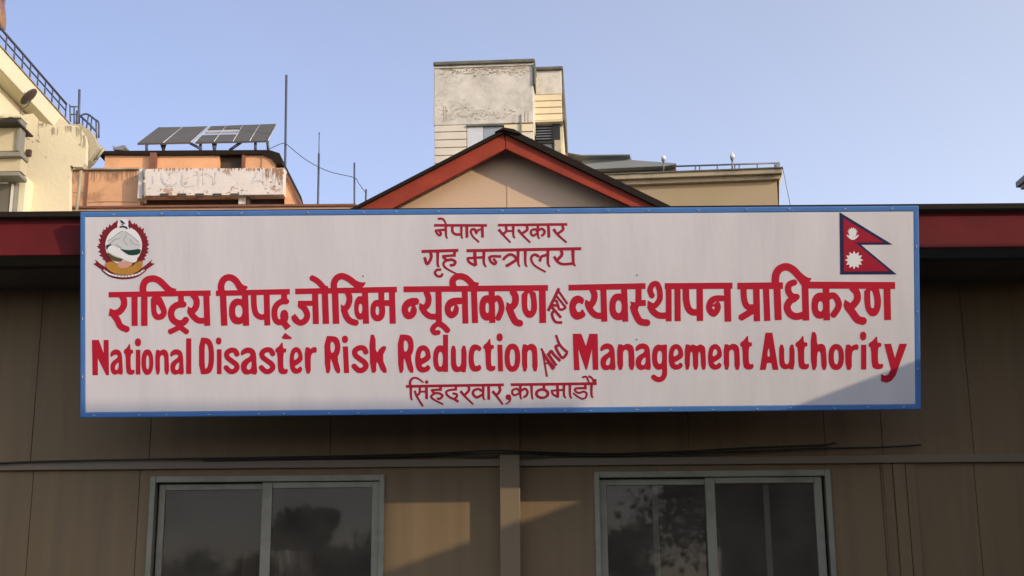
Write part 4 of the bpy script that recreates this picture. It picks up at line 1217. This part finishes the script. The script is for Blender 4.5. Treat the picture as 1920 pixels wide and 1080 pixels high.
def dish(name, lab, c, axis, r, m_, stand):
    t = thing(name, lab, 'satellite dish', c)
    pr = [(r * q, 0.22 * r * q * q) for q in (0.001, .25, .5, .75, .92, 1.0)]
    d = MB().lathe(c, axis, pr + [(r * 1.0, 0.22 * r + 0.01)] + [(r * q, 0.22 * r * q * q + 0.014) for q in (.97, .75, .5, .25, .001)], 28).build('reflector', m_, t)
    ax = Vector(axis).normalized()
    MB().tube([c + Vector((0, 0, -r * .9)) + ax * 0.1 * r, c + ax * r * 0.95], 0.03 * r, 6).build('feed_arm', M['steel'], t)
    MB().lathe(c + ax * r * 0.95, -ax, [(0.001, 0), (0.06 * r, 0), (0.09 * r, 0.15 * r), (0.001, 0.15 * r)], 10).build('feed_horn', M['lightalu'], t)
    MB().tube([c - ax * 0.02] + stand, 0.05 * r, 6).build('stand', M['steel'], t)
    return t


FD = Face(6.3)


def facing(px, py, r_, u_, f_):
    """Direction given by right / up / away parts as seen along the sight line at a point."""
    v = ray(px, py).normalized()
    e = (RIGHT - v * RIGHT.dot(v)).normalized()
    return (e * r_ + e.cross(v) * u_ + v * f_).normalized()


c = FD.P(57.5, 184.5)
dish('satellite_dish', 'small dark brown satellite dish on the ledge of the cream yellow block', c, facing(57, 184, -0.66, 0.70, 0.42), 0.118, M['brown'],
     [c + Vector((-0.06, 0.05, -0.08)), FD.P(38, 206, .1), FD.P(38, 214, .1)])
m = MB().fpoly(FD, [(-30, 228), (-4, 226), (12, 221), (18, 219), (26, 220), (34, 226), (33, 228.5), (10, 228)], 0, 0.5)
tag(m.build('tarpaulin', M['cable']), 'crumpled black sheet lying over the balcony edge at the left', 'sheet')
FE = Face(7.6)
c = FE.P(5, 0)
ax = facing(-4, 2, -0.96, -0.21, 0.13)
t = dish('satellite_dish', 'coppery dish seen nearly edge on in the top left corner of the view', c, ax, 0.375, M['copper'], [c - ax * 0.06 + Vector((-0.1, 0.1, -0.3)), Vector((XS - 0.6, c.y, ztop))])

# ------------------------------------------------------------------ orange building
FO = Face(14.0)
ob = thing('orange_building', 'faded orange low building with a peeling white signboard and black roof edge', 'building', FO.P(350, 350))
ob.location.z = 0
m = MB().fbox(FO, 120, 317, 262, 470, 0, 3.0, 0.0); m.build('wall', M['orange'], ob, 0.01)
m = MB().fbox(FO, 262.5, 366, 556, 470, 0.45, 3.0, 0.0); m.build('wall', M['orange'], ob)
m = MB().fbox(FO, 128, 314.5, 262, 317.5, -0.06, 0.5); m.build('coping', M['concrete'], ob)
m = MB().fbox(FO, 160, 318, 164, 384, -0.03, 0.01); m.build('corner_strip', M['rust'], ob)
ow = Paint(128, 316, 262, 392, 0.5)
ro = random.Random(21)
def drips(P, x0, x1, y, n, lmin, lmax, w):
    for k in range(n):
        a = ro.uniform(x0, x1); L = ro.uniform(lmin, lmax)
        P.S([(a, y), (a + ro.uniform(-1, 1), y + L * .5), (a + ro.uniform(-1, 1), y + L)], ro.uniform(.5, 1) * w, .3, sub=3)
drips(ow, 166, 258, 318, 34, 3, 26, 3.2); drips(ow, 132, 160, 318, 12, 6, 40, 3)
for x, y, r_ in ((176, 362, 2), (214, 326, 5), (222, 322, 6), (205, 322, 4), (171, 336, 1.4), (150, 360, 3), (238, 345, 1.6)): ow.E(x, y, r_, r_ * .5)
ow.S([(166, 380), (200, 378), (258, 379)], 2.5, 1); ow.S([(131, 360), (158, 362)], 1.6)
ow.mesh(lambda x, y: FO.P(x, y, -0.005)).build('damp_stain', M['rust2'], ob)
# upper storey, set back
m = MB().fbox(FO, 196, 284, 411, 330, 0.9, 3.0); m.build('upper_wall', M['orange2'], ob)
m = MB().fbox(FO, 455, 284, 512, 330, 0.9, 3.0); m.build('upper_wall', M['orange2'], ob)
m = MB().fbox(FO, 280, 286, 292, 330, 0.8, 0.91); m.build('pier', M['rust'], ob)
m = MB().fbox(FO, 411, 286, 455, 330, 1.0, 1.1); m.build('window', M['darkvoid'], ob)
m = MB().fbox(FO, 453, 286, 459, 330, 0.85, 0.93); m.build('pier', M['rust'], ob)
m = MB().fpoly(FO, [(184, 289), (186, 283), (390, 281.5), (505, 281), (524, 287), (530, 309), (518, 308), (508, 296), (490, 289), (300, 290)], 0.83, 3.4); m.build('roof', M['roof'], ob)
m = MB().fpoly(FO, [(492, 288.4), (508, 296.5), (518, 309), (512, 318), (490, 318)], 0.88, 1.5); m.build('upper_wall', M['orange2'], ob)
# white signboard
m = MB().fbox(FO, 268, 315.5, 533, 366, -0.25, 0.0); sb_ = m.build('signboard', M['peel'], ob, 0.01)
m = MB().fbox(FO, 258.5, 316.5, 267.6, 372, -0.22, 0.1); m.build('signboard_end', M['peel'], ob, 0.01)
m = MB().tube([FO.P(269.5, 318, -0.27), FO.P(270, 336, -0.27)], 0.02, 6); m.tube([FO.P(270, 342, -0.27), FO.P(271, 368, -0.27), FO.P(264, 380, -0.2)], 0.02, 6); m.build('drain_pipe', M['greyframe'], ob)
pt = Paint(276, 312, 532, 366, 0.5)
pt.tile(130, 200, 4.085)
pt.S([(712, 500), (712, 560), (745, 600), (800, 600), (822, 580)], 16); pt.S([(745, 500), (830, 500)], 10)
pt.S([(868, 500), (870, 600), (960, 600)], 15); pt.S([(960, 500), (990, 500), (990, 600)], 9); pt.S([(1030, 500), (1030, 595)], 14); pt.S([(1040, 500), (1100, 540), (1105, 600)], 14); pt.S([(1120, 500), (1122, 590)], 12)
pt.S([(1400, 590), (1440, 500)], 12); pt.S([(1410, 570), (1500, 560)], 14); pt.S([(1490, 490), (1495, 600)], 18); pt.S([(640, 590), (640, 530)], 8); pt.S([(1530, 500), (1580, 580)], 9)
pt.mesh(lambda x, y: FO.P(x, y, -0.256)).build('faded_lettering', M['faint'], sb_)
rsb = Paint(268, 314, 534, 367, 0.5)
drips(rsb, 270, 532, 315.6, 46, 1.5, 8, 3.4); drips(rsb, 495, 532, 315.6, 16, 6, 30, 3.2); drips(rsb, 520, 532, 318, 8, 15, 44, 2.2)
for k in range(26): rsb.E(ro.uniform(272, 530), ro.uniform(350, 364), ro.uniform(.6, 2.2), ro.uniform(.5, 1.3))
for k in range(14): rsb.E(ro.uniform(490, 530), ro.uniform(322, 350), ro.uniform(.8, 3), ro.uniform(.8, 2))
rsb.mesh(lambda x, y: FO.P(x, y, -0.254)).build('paint_flake', M['rust2'], sb_)
# recesses below it
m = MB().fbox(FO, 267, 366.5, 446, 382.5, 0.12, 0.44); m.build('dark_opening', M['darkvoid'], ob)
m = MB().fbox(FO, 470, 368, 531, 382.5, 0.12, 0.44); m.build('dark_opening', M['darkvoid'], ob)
m = MB().fbox(FO, 447, 366.5, 462, 383, -0.12, 0.44); m.build('pier', M['peel'], ob, 0.006)
m = MB().fbox(FO, 463, 361, 467, 383, -0.15, 0.44); m.build('drain_pipe', M['darkvoid'], ob)
for px in range(300, 440, 33):
    m = MB().fbox(FO, px, 362.5, px + 16, 368.5, -0.26, -0.251); m.build('paint_flake', M['darkvoid'], sb_)
# battered end wall on the right
m = MB().fpoly(FO, [(533.5, 320), (540, 334), (553, 360), (565, 388), (565, 440), (533.5, 440)], -0.05, 2.5); m.build('buttress', M['orange2'], ob)
m = MB().fpoly(FO, [(534, 318), (541, 331), (554, 357), (567, 388), (563.5, 388), (551, 361), (538, 336)], -0.09, 2.4); m.build('buttress_coping', M['rust'], ob)
# ledge running along in front
m = MB().fbox(FO, 129, 384, 668, 387.5, -1.0, -0.75); lg = m
ledge = thing('parapet_wall', 'long low pinkish parapet with a rusty capping running left of the gable', 'wall', FO.P(400, 390, -0.9)); ledge.location.z = 0
lg.build('capping', M['rust'], ledge)
m = MB().fbox(FO, 160, 387.6, 668, 470, -0.95, -0.8, 0.0); m.build('wall', M['pinkwall'], ledge)
m = MB().fbox(FO, 131, 387.6, 159.5, 470, -0.95, -0.8, 0.0); m.build('wall', M['orange'], ledge)

# solar arrays on its roof
sa = thing('solar_array', 'row of tilted grey solar panels on steel legs on the orange roof', 'solar panels', FO.P(385, 283, 1.2))
top_d, bot_d = 2.6, 1.2
def slab(q, m_, nm, par, t=0.035):
    near = [Vector(p) for p in q]
    nrm = (near[1] - near[0]).cross(near[3] - near[0]).normalized()
    return MB().prism(near, [p - nrm * t for p in near]).build(nm, m_, par)


def solar(bl, br, tr, tl):
    return [FO.P(*bl, bot_d), FO.P(*br, bot_d), FO.P(*tr, top_d), FO.P(*tl, top_d)]


bx = [(257.5, 268.5), (306, 267.5), (357, 266.2)]; tx = [(297, 238.5), (342, 238), (389, 236.5)]
for i in range(2):
    p = slab(solar(bx[i], (bx[i + 1][0] - 1, bx[i + 1][1]), (tx[i + 1][0] - 1, tx[i + 1][1]), tx[i]), M['solar'], 'panel', sa)
bx = [(366, 266.5), (401, 265.5), (437, 265), (468, 264.3), (501, 263.5)]; tx = [(396, 236.5), (424, 235.5), (455, 234.3), (487, 233.2), (517.5, 232)]
def mixp(a, b, t): return (a[0] + (b[0] - a[0]) * t, a[1] + (b[1] - a[1]) * t)
for i in range(4):
    b0, b1, t0, t1 = bx[i], (bx[i + 1][0] - 1, bx[i + 1][1]), tx[i], (tx[i + 1][0] - 1, tx[i + 1][1])
    if i >= 2:
        slab(solar(b0, b1, t1, t0), M['solar'], 'panel', sa)
    else:
        q = solar(b0, b1, t1, t0)
        L = lambda a, b, t: a + (b - a) * t
        slab([q[0], q[1], L(q[1], q[2], .42), L(q[0], q[3], .42)], M['solar'], 'panel', sa)
        slab([L(q[0], q[3], .6), L(q[1], q[2], .6), L(q[1], q[2], .72), L(q[0], q[3], .72)], M['lightalu'], 'cross_rail', sa)
        slab([L(q[0], q[3], .78), L(q[1], q[2], .78), q[2], q[3]], M['solar'], 'panel', sa)
for a, b in (((306, 267.5), (342, 238)), ((401, 265.5), (424, 235.5)), ((437, 265), (455, 234.3)), ((468, 264.3), (487, 233.2)), ((357.8, 266.4), (390.5, 236.5)), ((365, 266.4), (395, 236.4)), ((502.5, 263.5), (519, 232))):
    MB().tube([FO.P(*a, bot_d), FO.P(*b, top_d)], 0.008, 6).build('edge_rail', M['lightalu'], sa)
for (xa, ya, da, xb2, yb2, db) in ((275, 267, 1.25, 275, 284, 1.25), (301, 265, 1.4, 307, 283, 1.4), (311, 265, 1.4, 306, 283, 1.4), (376, 265, 1.3, 376, 283, 1.3), (352, 266, 1.3, 378, 280, 1.3),
                                   (399, 264, 1.3, 402, 283, 1.3), (405, 264, 1.3, 402, 283, 1.3), (456, 264, 1.3, 430, 282, 1.3), (479, 263, 1.3, 479, 283, 1.3), (501, 258, 1.4, 503, 283, 1.4)):
    MB().tube([FO.P(xa, ya, da), FO.P(xb2, yb2, db)], 0.028, 6).build('leg', M['bluesteel'], sa)
m = MB().fpoly(FO, [(211, 272), (214, 275), (220, 275), (228, 272.5), (234, 272), (235, 277), (230, 281), (212, 280)], 1.5, 2.0)
tag(m.build('roof_drum', M['greysheet']), 'small grey drum lying on the orange building roof', 'drum')

# masts and wire
FM = Face(15.5)
masts = [((537, 141), (533.5, 400), 0.023, 'tallest thin grey mast rising beside the orange building'),
         ((598, 288), (596, 400), 0.020, 'two stage thin mast, thick below and thinner at its tip, third from the gable'),
         ((664.5, 305), (664.5, 400), 0.017, 'short plain mast just left of the gable foot'),
         ((686.5, 355), (685, 400), 0.017, 'stub of a mast showing over the left gable slope')]
for i, (a, b, r, lab) in enumerate(masts):
    t = thing('mast', lab, 'mast', FM.P(*b), 'thin masts behind the parapet')
    t.location.z = 0
    foot = FM.P(*b)
    MB().tube([(foot.x, foot.y, 0), foot, FM.P(*a)], r, 8).build('pole', M['bluesteel'], t)
    if i == 1:
        MB().tube([FM.P(598, 288), FM.P(598.5, 250)], 0.009, 6).build('tip', M['bluesteel'], t)
        MB().lathe(FM.P(598.5, 250), (0, 0, 1), [(0.001, -0.02), (0.02, 0), (0.001, 0.02)], 8).build('finial', M['bluesteel'], t)
m = MB().tube([FM.P(x, y, -0.04) for x, y in crom([(500, 282), (512, 276), (526, 270), (535, 269), (545, 277), (570, 297), (597, 313), (625, 324), (664, 333), (672, 343), (686, 362)], 5)], 0.0075, 5)
tag(m.build('overhead_wire', M['bluesteel']), 'slack thin wire strung from mast to mast against the sky', 'wire')

# ------------------------------------------------------------------ stair tower in the middle
FT = Face(24.0, R(3.6), 905)
tw = thing('stair_tower', 'weathered cream concrete tower with grooved sides rising behind the gable', 'building', FT.P(905, 320)); tw.location.z = 0
m = MB().fbox(FT, 813.5, 119, 1000, 232.5, 0, 5); m.build('wall', M['tower'], tw, 0.02)
m = MB().fbox(FT, 812, 112, 1003, 119, -0.1, 5.1); m.build('coping', M['mossy'], tw, 0.03)
m = MB().fbox(FT, 813, 119.2, 1001, 125, -0.03, 0.01); m.build('coping_band', M['tower'], tw)
m = MB().fbox(FT, 1000.2, 119, 1003, 158, -0.06, 0.6); m.build('drain_pipe', M['mossy'], tw)
zb_ = FT.uz(900, 330)[1]
ys = 233.0
i = 0
cl, cl2 = MB(), MB()
while ys < 330:
    ye = ys + 13.4
    cl.fbox(FT, 814.5, ys, 874.5, ye, 0.02, 0.6)
    if ys > 236: cl2.fbox(FT, 974, ys, 1000, ye, 0.02, 0.6)
    ys = ye + 1.3
cl.build('grooved_cladding', M['towercream2'], tw, 0.01)
cl2.build('grooved_cladding', M['towercream2'], tw, 0.01)
m = MB().fbox(FT, 945, 233, 1000, 246, 0.02, 0.6); m.build('wall', M['towercream'], tw)
m = MB().fbox(FT, 815, 232.6, 1000, 330, 0.1, 5, 0.0); m.build('core_wall', M['concrete'], tw)
m = MB().fbox(FT, 876, 236, 906, 330, 0.03, 0.09); m.build('pane', M['lightalu'], tw)
m = MB().fbox(FT, 907, 236, 943, 330, 0.05, 0.09); m.build('pane', M['bluegrey'], tw)
m = MB().fbox(FT, 875, 232.6, 944, 235.8, -0.03, 0.3); m.build('lintel', M['mossy'], tw)
m = MB().fbox(FT, 976, 214, 978, 262, -0.03, 0.01); m.build('drain_pipe', M['greyframe'], tw)
# annex
AX = 0.9
m = MB().fbox(FT, 1000, 130, 1053, 177, AX, 5.2); m.build('annex_wall', M['tower'], tw, 0.02)
m = MB().fbox(FT, 1000, 124, 1055, 130, AX - 0.1, 5.3); m.build('coping', M['mossy'], tw, 0.03)
m = MB().fpoly(FT, [(1053.2, 124), (1055.5, 124), (1059.5, 225), (1055.5, 226)], AX + 0.1, 5.2); m.build('annex_edge', M['mossy'], tw)
cl = MB(); ys = 177.5
for k in range(4):
    cl.fbox(FT, 1000, ys, 1053.2 + k * .4, ys + 10.8, AX - 0.01, 5.0); ys += 12.2
cl.build('grooved_cladding', M['towercream'], tw, 0.01)
m = MB().fbox(FT, 1000, 177.2, 1053, 227, AX + 0.07, 4.9); m.build('core_wall', M['concrete'], tw)
m = MB().fbox(FT, 1000, 225.7, 1055, 228, AX - 0.05, 4.9); m.build('lintel', M['oldcream'], tw)
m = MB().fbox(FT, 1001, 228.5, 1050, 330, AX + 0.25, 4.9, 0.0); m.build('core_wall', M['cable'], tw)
wf = MB(); wf.fbox(FT, 1002, 229, 1004.5, 300, AX + 0.1, AX + 0.2); wf.fbox(FT, 1036, 229, 1039, 300, AX + 0.1, AX + 0.2); wf.fbox(FT, 1004.6, 264, 1035.8, 268, AX + 0.1, AX + 0.2); wf.fbox(FT, 1039, 229, 1050, 262, AX + 0.12, AX + 0.2)
f = wf.build('window', M['cable'], tw)
for k in range(6):
    m = MB().fbox(FT, 1005, 234 + k * 5, 1035, 236.2 + k * 5, AX + 0.14, AX + 0.2); m.build('louvre', M['steel'], f)
m = MB().fbox(FT, 1005, 269, 1035.5, 300, AX + 0.18, AX + 0.22); m.build('pane', M['bluegrey'], f)
m = MB().fbox(FT, 1040, 262.5, 1052, 310, AX + 0.1, 4.9); m.build('sill_block', M['concrete'], tw)
m = MB().fbox(FT, 1050.2, 228.3, 1056.5, 330, AX + 0.3, 4.9, 0.0); m.build('annex_wall', M['oldcream'], tw)

rc = random.Random(5)
ck = Paint(812, 124, 1002, 232, 0.5)
def wander(x0, x1, y, amp, w):
    x = x0
    while x < x1:
        yy = y + rc.gauss(0, amp * .5)
        L = rc.uniform(1.5, 6)
        pts = [(x, yy), (x + L * .5, yy + rc.uniform(-1.3, 1.3)), (x + L, yy + rc.uniform(-1.6, 1.6))]
        ck.S(pts, w * rc.uniform(.4, 1.1), w * rc.uniform(.3, .8), sub=2)
        if rc.random() < .3: ck.E(x, yy + rc.uniform(-1, 1), rc.uniform(.6, 1.8), rc.uniform(.5, 1.2))
        x += rc.uniform(.5, 6)
wander(825, 995, 132, 5, 1.2); wander(825, 900, 139, 7, 1.0); wander(890, 985, 136, 5, 1.1); wander(820, 965, 213, 9, 1.1); wander(818, 880, 198, 12, .9); wander(850, 955, 220, 6, 1.0); wander(830, 985, 128.5, 2, 1.2)
ck.E(838, 128, 10, 3.5); ck.E(860, 126, 9, 2.5); ck.E(930, 126.5, 14, 3); ck.E(975, 126, 12, 2.2); ck.E(900, 125.5, 10, 2)
for x in (984, 990, 836, 832): ck.S([(x, 208 if x > 900 else 200), (x + rc.uniform(-1, 1), 228)], 1.2)
ck.mesh(lambda x, y: FT.P(x, y, -0.006)).build('plaster_crack', M['cornice'], tw)

# ------------------------------------------------------------------ beige block on the right
FR = Face(20.0, R(5.2), 1320)
br = thing('beige_building', 'beige flat roofed building with a stained cornice right of the gable', 'building', FR.P(1320, 350)); br.location.z = 0
m = MB().fbox(FR, 1100, 341, 1460.5, 470, 0, 6, 0.0); m.build('wall', M['tanwall'], br)
m = MB().fbox(FR, 1100, 331, 1463, 342, -0.14, 6.1); m.build('cornice', M['cornice'], br, 0.015)
m = MB().fbox(FR, 1100, 321.5, 1467, 331.2, -0.26, 6.1); m.build('cornice', M['cornice'], br, 0.015)
m = MB().fbox(FR, 1100, 319.5, 1468.5, 321.5, -0.30, 6.1); m.build('coping', M['mossy'], br)
m = MB().fpoly(FR, [(1460.8, 338), (1468, 320), (1467.5, 330), (1462, 345), (1461.5, 392), (1460.8, 392)], 0.02, 5.8); m.build('end_trim', M['oldcream'], br)
rl2 = thing('roof_railing', 'low dark railing along the roof edge of the beige building', 'railing', FR.P(1350, 316, 0.2))
m = MB().tube([FR.P(1262, 312, 0.2), FR.P(1462, 305.5, 0.2)], 0.020, 6); m.build('top_rail', M['steel'], rl2)
for px in (1267, 1304, 1312, 1345, 1378, 1386, 1420, 1453, 1461):
    y = 312 - (px - 1262) * 0.0325
    m = MB().tube([FR.P(px, y, 0.2), FR.P(px, 324 - (px - 1262) * 0.03, 0.2)], 0.016, 6); m.build('post', M['steel'], rl2)
m = MB().tube([FR.P(1461, 306, 0.2), FR.P(1449, 319, 0.2)], 0.03, 6); m.build('brace', M['steel'], rl2)
for px, py, yb2, lab in ((1244, 296, 322, 'round white globe lamp on the beige roof edge, nearer the gable'), (1373, 293, 318, 'white globe lamp with a spike on the beige roof railing, farther from the gable')):
    t = thing('roof_lamp', lab, 'lamp', FR.P(px, yb2, 0.1), 'globe lamps on the beige roof')
    c = FR.P(px, py, 0.1)
    MB().tube([FR.P(px, yb2, 0.1), FR.P(px, py + 4, 0.1)], 0.018, 8).build('post', M['steel'], t)
    MB().lathe(FR.P(px, py + 6.5, 0.1), (0, 0, 1), [(0.015, -0.06), (0.03, 0.0), (0.05, 0.03), (0.02, 0.035)], 14).build('collar', M['steel'], t)
    MB().lathe(c, (0, 0, 1), [(0.055 * math.sin(a), -0.055 * math.cos(a)) for a in [math.pi * k / 10 for k in range(11)]], 18).build('globe', M['globe'], t)
    if px > 1300:
        MB().tube([FR.P(px, py - 3, 0.1), FR.P(px, py - 7, 0.1)], 0.018, 6).build('finial', M['globe'], t)
# grey sheet roof behind the beige parapet
FG = Face(27.0, R(5.2), 1170)
sh = thing('roof_shed', 'grey sheet metal rooftop shed with a lean-to roof behind the beige parapet', 'shed', FG.P(1170, 330))
m = MB().fpoly(FG, [(1092, 291), (1150, 290.5), (1181, 289.5), (1184, 299), (1200, 306), (1200, 330), (1092, 330)], 0, 2.5); m.build('wall', M['greysheet'], sh)
m = MB().fpoly(FG, [(1058, 286), (1090, 290.5), (1096, 318), (1058, 318)], 0.2, 2.5); m.build('brick_end', M['brick'], sh)
m = MB().fpoly(FG, [(1064, 286), (1090, 290), (1181, 289), (1181, 291), (1090, 292)], -0.3, 2.6); m.build('roof', M['greysheet'], sh)
m = MB().fpoly(FG, [(1184.5, 300), (1268, 306), (1268, 308), (1250, 311), (1112, 317), (1092, 308)], -0.6, 2.0); m.build('lean_to_roof', M['greysheet'], sh)
m = MB().fpoly(FG, [(1092, 316), (1266, 309.5), (1266, 335), (1092, 335)], -0.3, 1.5); m.build('shaded_wall', M['darkvoid'], sh)  # dark colour stands in for the shade under the lean-to
m = MB().tube([FR.P(1467, 312, .3), FR.P(1482, 386, .3)], 0.008, 5)
tag(m.build('guy_wire', M['steel']), 'thin guy wire slanting down from the corner of the beige roof', 'wire')

# roof corner poking in at the far right
FN = Face(16.0)
nb = thing('neighbouring_house', 'corner of a grey roof poking into the view at the right edge', 'building', FN.P(2050, 380)); nb.location.z = 0
a = FN.P(1904, 342)
za, zb2 = FN.uz(1904, 342)[1], FN.uz(1904, 352)[1]
m = MB(); m.box(a.x, a.x + 9, 9, 16, zb2, za); m.build('roof', M['steel'], nb)
m = MB(); m.box(a.x + 1.15, a.x + 8, 9.5, 15.2, 0, zb2 - 0.3); m.build('wall', M['concrete'], nb)
m = MB(); m.box(a.x + 0.06, a.x + 8, 9.2, 15.94, zb2 - 0.06, zb2 - 0.003); m.build('soffit', M['concrete'], nb)


# ------------------------------------------------------------------ trees behind the camera, seen mirrored in the windows
def tree(x, y, h, cr, lab, seed, n=9000, ls=0.085, grp='trees mirrored in the office windows'):
    r = random.Random(seed)
    t = thing('tree', lab, 'tree', (x, y, 0), grp)
    tr = MB().tube([(x, y, 0), (x + .1, y, h * .35), (x - .05, y + .1, h * .75)], 0.16 + h * .012, 8, 0.05)
    cl = []
    for k in range(16):
        a = r.uniform(0, 6.28); q = cr * math.sqrt(r.random()) * .8
        z = h * r.uniform(.3, .93)
        c = Vector((x + q * math.cos(a), y + q * math.sin(a), z))
        cl.append((c, cr * r.uniform(.25, .45)))
        tr.tube([(x, y, h * r.uniform(.25, .5)), c], 0.05, 5, 0.015)
    tr.build('trunk', M['bark'], t)
    lf = MB()
    for k in range(n):
        c, s = cl[r.randrange(16)]
        d = Vector((r.gauss(0, 1), r.gauss(0, 1), r.gauss(0, .8))).normalized() * s * r.uniform(.3, 1.1)
        p = c + d
        u = Vector((r.gauss(0, 1), r.gauss(0, 1), r.gauss(0, 1))).normalized() * ls * r.uniform(.7, 1.3)
        w = u.cross(Vector((r.gauss(0, 1), r.gauss(0, 1), r.gauss(0, 1)))).normalized() * u.length * .6
        lf.add([p - u, p + w, p + u, p - w], [(0, 1, 2, 3)])
    lf.build('crown', M['leaf'], t)


def mir(px, dist):
    return (8 + dist) * (px - 960) / F_PX, -dist


for px, d, h, cr, lab, sd_ in ((570, 30, 5.0, 1.1, 'rounded tree mirrored in the right pane of the left window', 1),
                               (470, 33, 3.9, 1.6, 'low bushy tree mirrored in the left pane of the left window', 2),
                               (660, 34, 4.0, 1.7, 'low tree mirrored at the right edge of the left window', 3),
                               (400, 40, 3.9, 2.0, 'distant low tree mirrored in the corner of the left window', 4),
                               (1160, 34, 4.4, 1.5, 'low tree mirrored in the left pane of the right window', 5),
                               (1380, 22, 8.0, 2.6, 'tall leafy tree mirrored in the middle of the right window', 6)):
    x, y = mir(px, d)
    tree(x, y, h, cr, lab, sd_)
